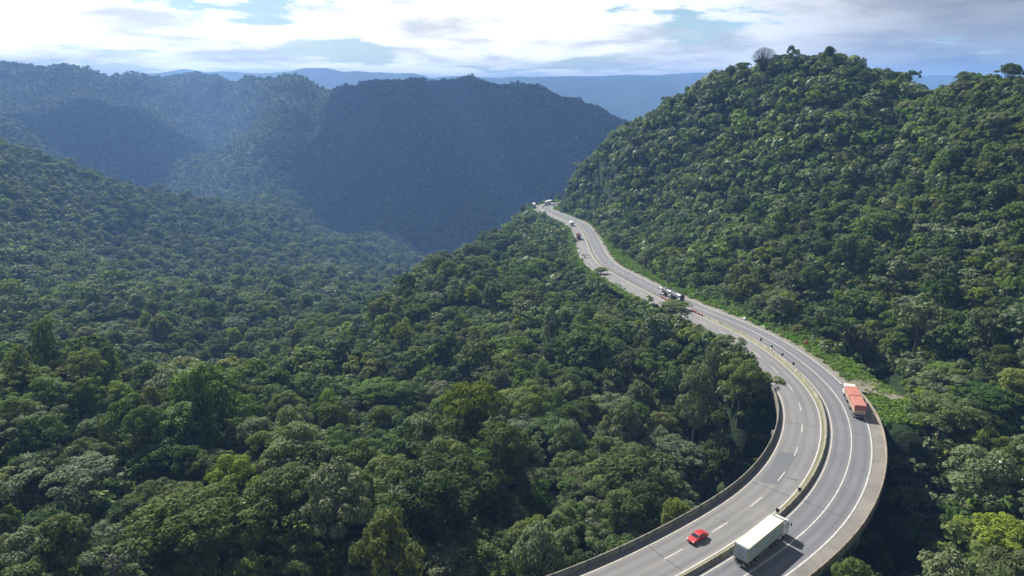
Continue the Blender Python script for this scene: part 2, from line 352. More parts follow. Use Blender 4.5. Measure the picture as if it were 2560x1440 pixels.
# ------------------------------------------------------------------ road
def lw(s): return np.interp(s, [0, S_VIA + 20, S_VIA + 190, 9999], [3.95, 3.95, 3.42, 3.42])
def rs(s): return np.interp(s, [0, S_VIA - 8, S_VIA + 30, 9999], [2.55, 2.55, 1.15, 1.15])      # right shoulder width
def lsd(s): return np.interp(s, [0, S_VIA - 8, S_VIA + 40, 9999], [1.15, 1.15, 0.8, 0.8])
S0, S1 = 2.0, S[-1] - 2.0
def fr_np(s, off, dz):
    i = np.interp(s, S, np.arange(len(S))); a = np.floor(i).astype(int); b = np.minimum(a + 1, len(S) - 1); f = (i - a)[:, None]
    p = CL[a] * (1 - f) + CL[b] * f; n = NR[a] * (1 - f) + NR[b] * f
    q = p + n * np.asarray(off)[:, None]; q[:, 2] += dz; return q
def strip(name, m, s0, s1, offs, dzs, parent=None, step=2.0, fn=None):
    """lofted cross-section: offs = list of functions/values, dzs heights"""
    s = np.linspace(s0, s1, max(2, int((s1 - s0) / step) + 1)); V = []
    for o, d in zip(offs, dzs):
        ov = o(s) if callable(o) else np.full(len(s), float(o)); dv_ = d(s) if callable(d) else d
        V.append(fr_np(s, ov, dv_))
    k = len(offs); V = np.stack(V, 1).reshape(-1, 3); F = []
    i = np.arange(len(s) - 1)
    for j in range(k - 1): F.append(np.stack([i * k + j, i * k + j + 1, (i + 1) * k + j + 1, (i + 1) * k + j], 1))
    return mesh_np(name, V, np.concatenate(F), m, parent)

def road_mat(name, base, blotch, rough=0.85):
    """asphalt with wheel tracks running along the lanes; lane position comes from UV.x (metres off the median), UV.y along"""
    m = bpy.data.materials.new(name); m.use_nodes = True; nt = m.node_tree; b = nt.nodes['Principled BSDF']
    b.inputs['Roughness'].default_value = rough; b.inputs['Specular IOR Level'].default_value = 0.3
    g = N(nt, 'ShaderNodeNewGeometry'); uv = N(nt, 'ShaderNodeUVMap')
    f = noise(nt, g.outputs['Position'], 0.12, 5, 0.6); fine = noise(nt, g.outputs['Position'], 3.0, 4, 0.7)
    st = noise(nt, uv.outputs[0], 1.0, 5, 0.6, 0.0, (0, 0, 0), (0.9, 0.02, 1))
    patch = noise(nt, uv.outputs[0], 1.0, 2, 0.5, 0.0, (5, 3, 0), (0.05, 0.045, 1))
    c = ramp(nt, f, [(0.3, base), (0.7, tuple(x * 0.86 for x in base))])
    c = mixc(nt, ramp(nt, st, [(0.42, (0, 0, 0)), (0.62, (0.55, 0.55, 0.55))]), c, blotch)
    c = mixc(nt, ramp(nt, patch, [(0.55, (0, 0, 0)), (0.60, (0.35, 0.35, 0.35))]), c, tuple(x * 1.12 for x in base))
    c = mixc(nt, 0.5, c, ramp(nt, fine, [(0.3, (0.85, 0.85, 0.85)), (0.7, (1.15, 1.15, 1.15))]), 'MULTIPLY')
    sp = N(nt, 'ShaderNodeSeparateXYZ'); L(nt, uv.outputs[0], sp.inputs[0])
    tr = math_n(nt, 'COSINE', math_n(nt, 'MULTIPLY', math_n(nt, 'ADD', math_n(nt, 'ABSOLUTE', sp.outputs[0]), -1.15 - 0.98), 2 * math.pi / 1.975))
    trk = math_n(nt, 'MULTIPLY', math_n(nt, 'POWER', math_n(nt, 'ADD', math_n(nt, 'MULTIPLY', tr, 0.5), 0.5), 1.5), math_n(nt, 'MULTIPLY', st, 0.62), True)
    c = mixc(nt, trk, c, tuple(x * 0.62 for x in blotch))
    L(nt, c, b.inputs['Base Color']); return m
def road_uv(o, s0, s1, offs, step=2.0):
    s = np.linspace(s0, s1, max(2, int((s1 - s0) / step) + 1)); k = len(offs)
    U = np.zeros((len(s), k, 2))
    for j, f in enumerate(offs): U[:, j, 0] = f(s) / (lw(s) / 3.95) if callable(f) else f; U[:, j, 1] = s
    U = U.reshape(-1, 2); me = o.data; l = me.uv_layers.new(name='UVMap'); vi = np.zeros(len(me.loops), dtype=np.int32); me.loops.foreach_get('vertex_index', vi)
    l.data.foreach_set('uv', U[vi].ravel().astype(np.float32))
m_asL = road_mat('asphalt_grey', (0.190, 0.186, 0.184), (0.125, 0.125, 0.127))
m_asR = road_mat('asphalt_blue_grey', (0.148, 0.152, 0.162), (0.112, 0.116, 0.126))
m_sh = mat('dirty_concrete', (0.185, 0.17, 0.15), 0.9, var=0.3, vscale=0.25, col2=(0.125, 0.115, 0.105))
def stained(name, a, c, d):
    m = bpy.data.materials.new(name); m.use_nodes = True; nt = m.node_tree; b = nt.nodes['Principled BSDF']; b.inputs['Roughness'].default_value = 0.92; b.inputs['Specular IOR Level'].default_value = 0.2
    g = N(nt, 'ShaderNodeNewGeometry'); f = noise(nt, g.outputs['Position'], 0.35, 5, 0.6); st = noise(nt, g.outputs['Position'], 1.0, 4, 0.6, 0, (0, 0, 0), (1.3, 1.3, 0.12)); mo = noise(nt, g.outputs['Position'], 0.9, 6, 0.7)
    c1 = ramp(nt, f, [(0.35, a), (0.65, c)]); c2 = mixc(nt, ramp(nt, st, [(0.52, (0, 0, 0)), (0.60, (0.75, 0.75, 0.75))]), c1, d); c3 = mixc(nt, ramp(nt, mo, [(0.58, (0, 0, 0)), (0.70, (0.6, 0.6, 0.6))]), c2, (0.10, 0.115, 0.05))
    L(nt, c3, b.inputs['Base Color']); return m
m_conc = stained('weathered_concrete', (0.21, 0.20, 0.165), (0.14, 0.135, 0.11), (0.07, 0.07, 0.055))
m_moss = stained('mossy_concrete', (0.25, 0.235, 0.185), (0.18, 0.17, 0.13), (0.10, 0.098, 0.075))
m_dark = mat('dark_concrete', (0.12, 0.118, 0.10), 0.9, vscale=0.4, col2=(0.07, 0.07, 0.058))
m_line = mat('road_paint', (0.46, 0.445, 0.41), 0.7, vscale=1.2, col2=(0.32, 0.31, 0.29))
m_liney = mat('worn_road_paint', (0.46, 0.42, 0.35), 0.8, vscale=1.0, col2=(0.33, 0.30, 0.25))
ocL = lambda s: -(1.15 + 2 * lw(s) + lsd(s)); ocR = lambda s: 1.15 + 2 * lw(s) + 0.35; oeR = lambda s: 1.15 + 2 * lw(s) + rs(s)
offsL = [ocL, lambda s: -(1.15 + lw(s)), -0.3]; offsR = [0.3, lambda s: 1.15 + lw(s), ocR]
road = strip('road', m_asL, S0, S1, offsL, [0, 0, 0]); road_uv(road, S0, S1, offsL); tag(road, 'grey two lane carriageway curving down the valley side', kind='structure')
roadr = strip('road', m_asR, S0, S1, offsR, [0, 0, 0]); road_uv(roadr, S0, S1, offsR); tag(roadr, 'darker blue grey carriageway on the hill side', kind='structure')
shd = strip('shoulder', m_sh, S0, S1, [lambda s: ocR(s) + 0.002, oeR], [-0.003, -0.003], roadr)
W = 0.11
def line(offf, s0, s1, w, m, par): return strip('edge_line', m, s0, s1, [lambda s: offf(s) - w, lambda s: offf(s) + w], [0.006, 0.006], par)
line(lambda s: 0 * s - 1.15, S0, S1, 0.12, m_line, road); line(lambda s: -(1.15 + 2 * lw(s)), S0, S1, 0.10, m_liney, road)
line(lambda s: 0 * s + 1.15, S0, S1, 0.10, m_liney, roadr); line(lambda s: 1.15 + 2 * lw(s), S0, S1, 0.14, m_line, roadr)
o = line(lambda s: 1.15 + lw(s), S0, S_VIA + 130, 0.11, m_line, roadr); o.name = 'centre_line'
def dashes(offf, s0, s1, par, period=12.0, ln=4.0, ph=0.0, w=0.10):
    V = []; F = []
    s = s0 + ph
    while s < s1:
        ss = np.linspace(s, s + ln, 4)
        for o_ in (-w, w): V.append(fr_np(ss, offf(ss) + o_, 0.006))
        b = sum(len(v) for v in V[:-2])
        for i in range(3): F.append((b + i, b + i + 4, b + i + 5, b + i + 1))
        s += period
    return mesh_np('lane_dash', np.concatenate(V), F, m_line, par)
sd = s_at_px(2018, 1068)[0]
dashes(lambda s: -(1.15 + lw(s)), S0, S1, road, 12.6, 4.6, ph=(sd - 3.4 - S0) % 12.6)
dashes(lambda s: 1.15 + lw(s), S_VIA + 132, S1, roadr)
# repair patches in the left carriageway
m_patch = mat('asphalt_patch', (0.108, 0.113, 0.122), 0.85, vscale=0.5, col2=(0.090, 0.096, 0.105))
def patch(pxs, name='asphalt_patch', par=road, m=m_patch):
    V = []
    for x, y in pxs:
        s, o_ = s_at_px(x, y); q, h = frame(s, o_, 0.003); V.append(tuple(q))
    mesh_np(name, V, [tuple(range(len(V)))], m, par)
patch([(1949, 1130), (1996, 1134), (1951, 1213), (1900, 1206)])
patch([(1914, 922), (1945, 926), (1973, 955), (1935, 955)])
# expansion joints and sealed cracks across the viaduct
m_joint = mat('tar_joint', (0.055, 0.055, 0.058), 0.9)
for k, sj in enumerate(np.arange(14, S_VIA, 33.5)):
    for nm, offs_, pr_ in (('joint', [ocL, -0.95], road), ('joint', [0.95, ocR], roadr)):
        q1 = fr_np(np.array([sj, sj]), [f(np.array([sj]))[0] if callable(f) else f for f in offs_], 0.004); q2 = fr_np(np.array([sj + .16, sj + .16]), [f(np.array([sj]))[0] if callable(f) else f for f in offs_], 0.004)
        mesh_np(nm, np.concatenate([q1, q2]), [(0, 1, 3, 2)], m_joint, pr_)
rg_ = np.random.default_rng(5)
for k in range(26):
    s_c = rg_.uniform(10, S_VIA + 120); o_c = rg_.choice([-1, 1]) * rg_.uniform(1.6, 8.2); n_c = 9; ln_ = rg_.uniform(2, 11); al = rg_.random() < 0.6
    ss = s_c + np.linspace(0, ln_ if al else 0.5, n_c); oo = o_c + (np.cumsum(rg_.normal(size=n_c)) * 0.09 if al else np.linspace(0, 2.2, n_c)); wdt = rg_.uniform(.03, .06)
    V = np.concatenate([fr_np(ss, oo - wdt, 0.0045), fr_np(ss, oo + wdt, 0.0045)]) if al else np.concatenate([fr_np(ss + np.cumsum(rg_.normal(size=n_c)) * .06, oo, 0.0045), fr_np(ss + .09, oo, 0.0045)])
    mesh_np('crack_seal', V, [(i, i + 1, n_c + i + 1, n_c + i) for i in range(n_c - 1)], m_joint, road if o_c < 0 else roadr)
# ---- central reservation barriers (two runs with an opening between them)
sA = s_at_px(1754, 791)[0]; sB = s_at_px(1652, 744)[0]
m_mstrip = mat('mossy_strip', (0.16, 0.15, 0.085), 0.95, vscale=0.4, col2=(0.115, 0.12, 0.06))
m_green = mat('grassy_strip', (0.15, 0.165, 0.065), 0.95, vscale=0.3, col2=(0.12, 0.13, 0.065))
def barrier(s0, s1, label, m):
    r = strip('median_barrier', m, s0, s1, [-0.42, -0.36, -0.16, -0.12, 0.12, 0.16, 0.36, 0.42], [0.0, 0.10, 0.28, 0.72, 0.72, 0.28, 0.10, 0.0]); tag(r, label, 'barrier', 'concrete barriers down the middle of the road'); return r
barrier(S0, sA, 'long low concrete barrier splitting the carriageways on the viaduct bend, mossy at its foot', m_moss)
barrier(sB, S1, 'far concrete median barrier beyond the orange opening, thin dark line running to the distant bend', m_dark)  # shadow line along the far barrier is put into its dark colour
tag(strip('median_strip', m_mstrip, S0, S_VIA, [-0.93, -0.43], [0.012, 0.012]), kind='structure')
tag(strip('median_strip', m_green, S_VIA, sA, [-0.98, -0.43], [0.03, 0.05]), kind='structure')
tag(strip('median_strip', m_mstrip, sB, S1, [-0.93, -0.43], [0.012, 0.012]), kind='structure')
# ---- viaduct
via = empty('viaduct', frame(S_VIA - 40)[0]); tag(via, 'curved concrete viaduct on tall piers carrying both carriageways over the ravine', 'viaduct')
via.location = (0, 0, 0)
pL = lambda s: -(1.15 + 2 * lw(s) + 1.15); pR = lambda s: 1.15 + 2 * lw(s) + rs(s)
SV0 = S0; SVE = S_VIA + 3; SVL = S_VIA_L + 6
def off_(f, d): return lambda s: f(s) + d
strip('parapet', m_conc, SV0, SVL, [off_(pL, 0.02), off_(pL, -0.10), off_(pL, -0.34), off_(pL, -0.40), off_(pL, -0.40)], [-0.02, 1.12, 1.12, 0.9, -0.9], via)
m_par = stained('parapet_lit_tint', (0.25, 0.215, 0.165), (0.17, 0.15, 0.115), (0.10, 0.088, 0.07))  # right parapet's sunlit inner face is put into a paler, warmer colour
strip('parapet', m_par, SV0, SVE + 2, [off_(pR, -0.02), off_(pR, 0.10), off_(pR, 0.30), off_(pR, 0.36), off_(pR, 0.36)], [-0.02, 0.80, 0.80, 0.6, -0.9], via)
strip('deck', m_dark, SV0, SVE, [off_(pL, -0.38), off_(pL, -0.38), -7.5, -6.5, 6.5, 7.5, off_(pR, 0.34), off_(pR, 0.34)], [-0.06, -0.75, -1.1, -2.7, -2.7, -1.1, -0.75, -0.06], via)
s = S_VIA - 16
k = 0
sp = near_road(*[[v] for v in atZ(2128, 1342, -77)[:2]])[1][0]
for ps in [sp + d for d in (-100, -67, -33.5, 0, 33.5, 67)]:
    if ps < 10 or ps > S_VIA - 10: continue
    q, h = frame(ps); pm = MB()
    gzz = float(ground_h([q.x], [q.y])[0])
    pm.box(-1.1, 1.1, -11.5, 11.5, -4.2, -2.72, 0.15)
    for yy in (-8.3, 8.3): pm.tube([(0, yy, gzz - q.z - 4), (0, yy, -4.1)], 1.15, 16)
    p_ = pm.build('pier', m_dark, via); p_.location = q; p_.rotation_euler = (0, 0, h)
# ---- verge on the hill side: grass bank beyond the gravel shoulder
m_verge = bpy.data.materials.new('verge_grass'); m_verge.use_nodes = True; nt = m_verge.node_tree; b = nt.nodes['Principled BSDF']; b.inputs['Roughness'].default_value = 0.9; b.inputs['Specular IOR Level'].default_value = 0.1
g = N(nt, 'ShaderNodeNewGeometry'); f = noise(nt, g.outputs['Position'], 0.14, 6, 0.65); f3 = noise(nt, g.outputs['Position'], 1.3, 5, 0.7)
c = ramp(nt, f, [(0.32, (0.085, 0.15, 0.035)), (0.50, (0.14, 0.215, 0.055)), (0.68, (0.185, 0.225, 0.075))]); c = mixc(nt, 0.8, c, ramp(nt, f3, [(0.3, (0.55, 0.55, 0.55)), (0.7, (1.25, 1.25, 1.25))]), 'MULTIPLY'); L(nt, c, b.inputs['Base Color'])
m_dirt = mat('brown_gravel', (0.165, 0.145, 0.12), 0.95, vscale=0.35, col2=(0.105, 0.11, 0.065), bump=0.3)
vv = [3.2, 4.2, 5.5, 7.2, 9.0, 10.5]
sg = np.arange(S_VIA - 2, S1, 1.0)
def bank(s0, s1, inner, widths, hs, m, name, seed, side=1):
    s = np.arange(s0, s1, 1.0); V = []
    for w, hh in zip(widths, hs):
        nz = fbm(s / 5.0, s * 0 + w, 3, seed) - 0.5; nn = (fbm(s / 2.3, s * 0 + w * 3, 2, seed + 3) - 0.5)
        f_ = (0.12 + 0.88 * sstep((s - S_VIA - 30) / 12)) if side > 0 else 1.0
        e_ = 1.6 * (1 - sstep((s - s0) / 5)) * (w > 0.2)
        V.append(fr_np(s, side * (inner(s) + w + (nz * 1.4 if w > 0.2 else 0)), 0) + np.stack([0 * s, 0 * s, hh * f_ + nn * 0.35 * (w > 0.2) * f_ - e_], 1))
    k = len(widths); V = np.stack(V, 1).reshape(-1, 3); i = np.arange(len(s) - 1); F = []
    for j in range(k - 1): F.append(np.stack([i * k + j, i * k + j + 1, (i + 1) * k + j + 1, (i + 1) * k + j], 1))
    return mesh_np(name, V, np.concatenate(F), m, smooth=True)
gi = lambda s: oeR(s) + 0.01
tag(bank(S_VIA - 1, S1, gi, [0, 1.0, 1.9], [-0.02, 0.02, -0.02], m_dirt, 'gravel_verge', 7), 'brown gravel strip beside the carriageway', kind='structure')
tag(bank(S_VIA - 11, S1, gi, [1.2, 2.2, 3.6, 5.0, 6.5, 8.5], [-0.1, 0.15, 0.35, 0.6, 0.9, 1.4], m_verge, 'grass_verge', 9), 'bright green grass bank between road and forest', kind='structure')
tag(bank(S_VIA_L + 6, S1, lambda s: -ocL(s), [0.0, 0.6, 1.4, 2.6], [-0.02, -0.1, -0.3, -0.8], m_verge, 'grass_verge', 19, -1), 'narrow grass edge beside the left carriageway', kind='structure')
# pull-off beside the end of the viaduct
po = [(2112, 962), (2136, 952), (2178, 957), (2222, 975), (2252, 992), (2262, 1003), (2228, 1003), (2196, 990), (2160, 985), (2135, 980)]
def sheet(pxs, m, name, z, dz):
    from mathutils.geometry import tessellate_polygon
    V = [tuple(atZ(x, y, z)) for x, y in pxs]; V = [(a, b_, z + dz) for a, b_, c_ in V]
    bmv = MB(); bmv.add(V, [tuple(range(len(V)))]); return bmv.build(name, m)

# ------------------------------------------------------------------ trees: prototypes
rng = np.random.default_rng(7)
def foliage(name, base, tip, gloss=0.35, rough=0.55, trans=0.42):
    m = bpy.data.materials.new(name); m.use_nodes = True; nt = m.node_tree; nt.nodes.clear(); out = N(nt, 'ShaderNodeOutputMaterial')
    oi = N(nt, 'ShaderNodeObjectInfo'); g = N(nt, 'ShaderNodeNewGeometry')
    big = noise(nt, g.outputs['Position'], 0.45, 3, 0.6); leaf = noise(nt, g.outputs['Position'], 2.3, 2, 0.6)
    f = math_n(nt, 'MULTIPLY', math_n(nt, 'ADD', math_n(nt, 'MULTIPLY', big, 0.5), math_n(nt, 'MULTIPLY', leaf, 0.5)), 1.0)
    c = ramp(nt, f, [(0.38, base), (0.60, tip)])
    hsv = N(nt, 'ShaderNodeHueSaturation'); L(nt, c, hsv.inputs['Color'])
    L(nt, math_n(nt, 'ADD', math_n(nt, 'MULTIPLY', oi.outputs['Random'], 0.04), 0.48), hsv.inputs['Hue'])
    rv = math_n(nt, 'FRACT', math_n(nt, 'MULTIPLY', oi.outputs['Random'], 7.13))
    L(nt, math_n(nt, 'ADD', math_n(nt, 'MULTIPLY', rv, 0.5), 0.75), hsv.inputs['Value'])
    rs_ = math_n(nt, 'FRACT', math_n(nt, 'MULTIPLY', oi.outputs['Random'], 13.7))
    L(nt, math_n(nt, 'ADD', math_n(nt, 'MULTIPLY', rs_, 0.35), 0.88), hsv.inputs['Saturation'])
    d = N(nt, 'ShaderNodeBsdfDiffuse'); t = N(nt, 'ShaderNodeBsdfTranslucent'); gl = N(nt, 'ShaderNodeBsdfGlossy'); gl.inputs['Roughness'].default_value = rough
    gl.inputs['Color'].default_value = (0.42, 0.46, 0.42, 1)
    L(nt, hsv.outputs[0], d.inputs[0])
    tcol = mixc(nt, 1.0, hsv.outputs[0], (1.15, 1.25, 0.5), 'MULTIPLY'); L(nt, tcol, t.inputs[0])
    m1 = N(nt, 'ShaderNodeMixShader'); m1.inputs[0].default_value = trans; L(nt, d.outputs[0], m1.inputs[1]); L(nt, t.outputs[0], m1.inputs[2])
    fr = N(nt, 'ShaderNodeFresnel'); fr.inputs['IOR'].default_value = 1.4
    m2 = N(nt, 'ShaderNodeMixShader'); L(nt, math_n(nt, 'MULTIPLY', fr.outputs[0], gloss * 0.7), m2.inputs[0]); L(nt, m1.outputs[0], m2.inputs[1]); L(nt, gl.outputs[0], m2.inputs[2])
    L(nt, m2.outputs[0], out.inputs['Surface']); return m
HUES = ['deep green', 'mid green', 'grey green', 'olive green', 'bright yellow green']
m_fol = [foliage('leaves_deep_green', (0.043, 0.070, 0.025), (0.092, 0.136, 0.050), 0.35),
         foliage('leaves_mid_green', (0.070, 0.108, 0.034), (0.143, 0.194, 0.068), 0.35),
         foliage('leaves_grey_green', (0.089, 0.122, 0.063), (0.187, 0.225, 0.126), 0.5, 0.5, 0.3),
         foliage('leaves_olive_green', (0.082, 0.108, 0.038), (0.158, 0.184, 0.072), 0.3),
         foliage('leaves_yellow_green', (0.105, 0.152, 0.034), (0.195, 0.245, 0.068), 0.3, 0.5, 0.4)]
m_bark = mat('grey_bark', (0.085, 0.075, 0.062), 0.9, vscale=1.5, col2=(0.04, 0.036, 0.03))
m_barkp = mat('pale_bark', (0.22, 0.20, 0.17), 0.9, vscale=1.5, col2=(0.12, 0.11, 0.09))

def leaves_on(lobes, dens, size, rng, up=0.35, aspect=1.5, under=-0.35, jit=0.18):
    """leaf clump faces spread over a set of ellipsoid lobes (centre, radii): each a small bent quad"""
    V = []; F = []; b = 0
    for (c, r) in lobes:
        area = 4 * math.pi * ((r[0] * r[1]) ** 1.6 / 3 + (r[0] * r[2]) ** 1.6 / 3 + (r[1] * r[2]) ** 1.6 / 3) ** (1 / 1.6)
        nl = max(6, int(area * dens / (size * size)))
        d = rng.normal(size=(nl * 2, 3)); d /= np.linalg.norm(d, axis=1)[:, None]; d = d[d[:, 2] > under][:nl]; nl = len(d)
        p = np.array(c) + d * np.array(r) * (1 - jit * rng.random((nl, 1)) ** 2 + 0.08 * rng.normal(size=(nl, 1)))
        nrm = d / np.array(r); nrm /= np.linalg.norm(nrm, axis=1)[:, None]
        nrm = nrm + rng.normal(size=(nl, 3)) * 0.42 + np.array([0, 0, up]); nrm /= np.linalg.norm(nrm, axis=1)[:, None]
        t = np.cross(nrm, rng.normal(size=(nl, 3))); t /= np.linalg.norm(t, axis=1)[:, None]; w = np.cross(nrm, t)
        s = size * (0.55 + 0.9 * rng.random((nl, 1)))
        a = p + t * s * 0.5 * aspect; c2 = p - t * s * 0.5 * aspect; q1 = p + w * s * 0.5 + nrm * s * 0.18; q2 = p - w * s * 0.5 + nrm * s * 0.18
        V.append(np.stack([a, q1, c2, q2], 1).reshape(-1, 3)); F.append(np.arange(nl * 4).reshape(-1, 4) + b); b += nl * 4
    return np.concatenate(V), np.concatenate(F)

def lobes_dome(rng, R_, H, n, lr, top, flat=1.0, hole=0.0):
    """lobes over a dome of radius R_ whose top is at `top`, dome height H"""
    out = []
    for k in range(n):
        a = 2.399963 * k + rng.random() * 0.7; q = math.sqrt((k + 0.4) / n); rr_ = R_ * q * (0.82 + 0.3 * rng.random())
        z = top - H * (1 - math.sqrt(max(0, 1 - min(q, 1) ** 2))) - rng.random() ** 1.5 * H * 0.38
        r = lr * (0.7 + 0.65 * rng.random()) * (1 - 0.2 * q)
        out.append(((rr_ * math.cos(a), rr_ * math.sin(a), z - r * 0.5), (r, r * (0.85 + 0.3 * rng.random()), r * 0.68 * flat)))
    return out
# every prototype: unit tree 12 m tall, crown radius about 5
SHAPES = ['round', 'lumpy', 'spreading', 'umbrella', 'tall', 'open']
def tree_lobes(shape, rng):
    if shape == 'round':  L_ = lobes_dome(rng, 4.2, 5.6, 36, 1.22, 12.0) + [((0, 0, 7.0), (2.9, 2.8, 2.4))]
    elif shape == 'lumpy': L_ = lobes_dome(rng, 4.9, 5.6, 26, 1.45, 12.0) + lobes_dome(rng, 4.0, 2.0, 9, 1.3, 7.6)
    elif shape == 'spreading': L_ = lobes_dome(rng, 5.8, 3.9, 36, 1.2, 11.8, 0.85) + [((0, 0, 7.6), (3.0, 3.0, 1.3))]
    elif shape == 'umbrella': L_ = lobes_dome(rng, 6.0, 2.2, 34, 1.25, 12.0, 0.62) + lobes_dome(rng, 4.4, 1.4, 10, 1.2, 9.4, 0.55)
    elif shape == 'tall':
        L_ = []
        for k in range(20):
            z = 3.0 + 9.4 * (k + 0.5) / 20; rr_ = 1.5 + 1.1 * math.sin(math.pi * (z / 12.5)) ; a = k * 2.4; r = 1.25 * (0.75 + 0.5 * rng.random())
            L_.append(((math.cos(a) * rr_ * 0.8, math.sin(a) * rr_ * 0.8, z), (r, r, r * 1.05)))
    else:                                      # open: separate plates at the ends of limbs, gaps between
        L_ = []
        for k in range(15):
            a = k * 2.4 + rng.random(); q = 1.2 + 4.0 * rng.random() ** 0.6; z = 11.6 - 0.35 * q - 1.6 * rng.random(); r = 1.0 + 0.45 * rng.random()
            L_.append(((q * math.cos(a), q * math.sin(a), z), (r, r, r * 0.5)))
    return L_
def trunk_mb(lobes, rng, shape, r0=0.26, every=2):
    m = MB(); lean = rng.normal(size=2) * 0.25
    fork = {'tall': 9.5, 'umbrella': 8.0, 'open': 7.2}.get(shape, 6.0)
    m.tube([(0, 0, -2.5), (lean[0] * .3, lean[1] * .3, fork * 0.45), (lean[0], lean[1], fork)], [r0 * 1.35, r0, r0 * 0.72], 7)
    for k, (c, r) in enumerate(lobes):
        if k % every: continue
        c = np.array(c); f0 = fork * (0.62 + 0.38 * rng.random()); st = np.array([lean[0] * f0 / fork, lean[1] * f0 / fork, f0]); mid = st * 0.45 + c * 0.55 + np.array([0, 0, -0.5])
        m.tube([st, mid, c], [r0 * 0.42, r0 * 0.26, r0 * 0.1], 5, cap=False)
    return m
LODP = [(0.28, 0.92), (0.55, 0.9), (1.05, 0.85), (1.9, 0.8)]     # leaf size, density
PROTO = {}    # (shape idx, variant, hue, lod) -> (crown mesh, trunk mesh)
NV = 3
for si, sh in enumerate(SHAPES):
    for v in range(NV):
        lob = tree_lobes(sh, np.random.default_rng(100 + si * 10 + v))
        for lod, (sz, de) in enumerate(LODP):
            r_g = np.random.default_rng(500 + si * 40 + v * 10 + lod)
            lb = lob if lod < 2 else [(c, tuple(q * 1.08 for q in r)) for c, r in (lob if lod == 2 else lob[::2])]
            if lod == 3: lb = [(c, tuple(q * 1.3 for q in r)) for c, r in lob[::2]]
            Vv, Ff = leaves_on(lb, de, sz, r_g, aspect=1.5 if lod < 2 else 1.2)
            tm = trunk_mb(lob, r_g, sh).build('trunk', m_barkp if sh == 'open' else m_bark, link=False) if lod < 2 else None
            for h in range(5):
                me = mesh_np('crown', Vv, Ff, m_fol[h], link=False); PROTO[(si, v, h, lod)] = (me, tm)

# px of crown, top row, distance, shape, hue, crown width, variant, label
SPECIAL = [
 (490, 935, 138, 4, 0, 6.0, 0, 'tall dark tree like a column, draped in vines, left of the middle'),
 (100, 815, 172, 4, 0, 7.5, 1, 'dark upright tree breaking the skyline of the near shoulder at far left'),
 (1812, 838, 197, 1, 4, 7.0, 0, 'bright yellow green bushy tree at the road edge above the viaduct'),
 (1838, 838, 190, 5, 2, 8.5, 0, 'thin tree with sparse leaf plates reaching over the left lanes'),
 (1862, 893, 166, 2, 1, 15.0, 1, 'broad light green tree leaning over the road edge where the parapet starts'),
 (1750, 905, 168, 1, 2, 13.0, 0, 'broad grey green tree just left of the tree leaning over the road'),
 (1826, 1188, 117, 5, 2, 5.5, 1, 'small pale thin stemmed tree beside the dark parapet'),
 (1700, 1238, 112, 0, 4, 8.0, 1, 'rounded fresh green tree touching the parapet above the red car'),
 (840, 1150, 104, 1, 2, 13.0, 1, 'large silvery leaved tree at the lower middle left'),
 (1415, 842, 212, 3, 0, 17.0, 0, 'dark umbrella topped tree crowning the spur'),
 (2145, 1385, 91, 2, 1, 10.0, 0, 'bright round topped tree poking up at the right of the viaduct deck'),
 (2365, 985, 138, 2, 1, 19.0, 1, 'wide flat topped green tree right of the lorry with orange bins'),
 (2480, 1120, 118, 1, 2, 17.0, 0, 'huge grey green tree at the right edge above the ravine'),
 (2530, 1300, 100, 2, 4, 15.0, 0, 'pale yellow green tree in the bottom right corner'),
 (1577, 1108, 150, 3, 3, 10.0, 0, 'olive domed tree standing alone against the dark hollow'),
 (1690, 752, 243, 1, 1, 13.0, 1, 'green tree whose top hides the left lanes below the tanker'),
 (1502, 668, 322, 1, 1, 8.0, 0, 'small bushy tree overlapping the left edge of the far lanes'),
 (1462, 636, 370, 5, 0, 5.0, 1, 'tiny thin tree in front of the far left lanes'),
 (1980, 110, 392, 3, 2, 5.5, 0, 'little flat topped tree on the hill skyline right of the bare dome tree'),
 (2075, 112, 380, 0, 0, 6.0, 0, 'dark small crown marking the top of the right hill'),
 (2290, 160, 345, 5, 0, 6.0, 0, 'thin open tree in the saddle of the right hill skyline'),
 (205, 868, 165, 2, 4, 11.0, 1, 'wide yellow green tree on the near shoulder at left'),
 (1115, 1095, 122, 1, 3, 13.0, 0, 'brownish olive tree in the bottom middle'),
 (955, 1270, 92, 1, 3, 13.0, 1, 'big olive green tree at the bottom edge left of middle'),
 (1350, 1290, 98, 0, 2, 11.0, 0, 'blue grey green round tree at the bottom near the road'),
]
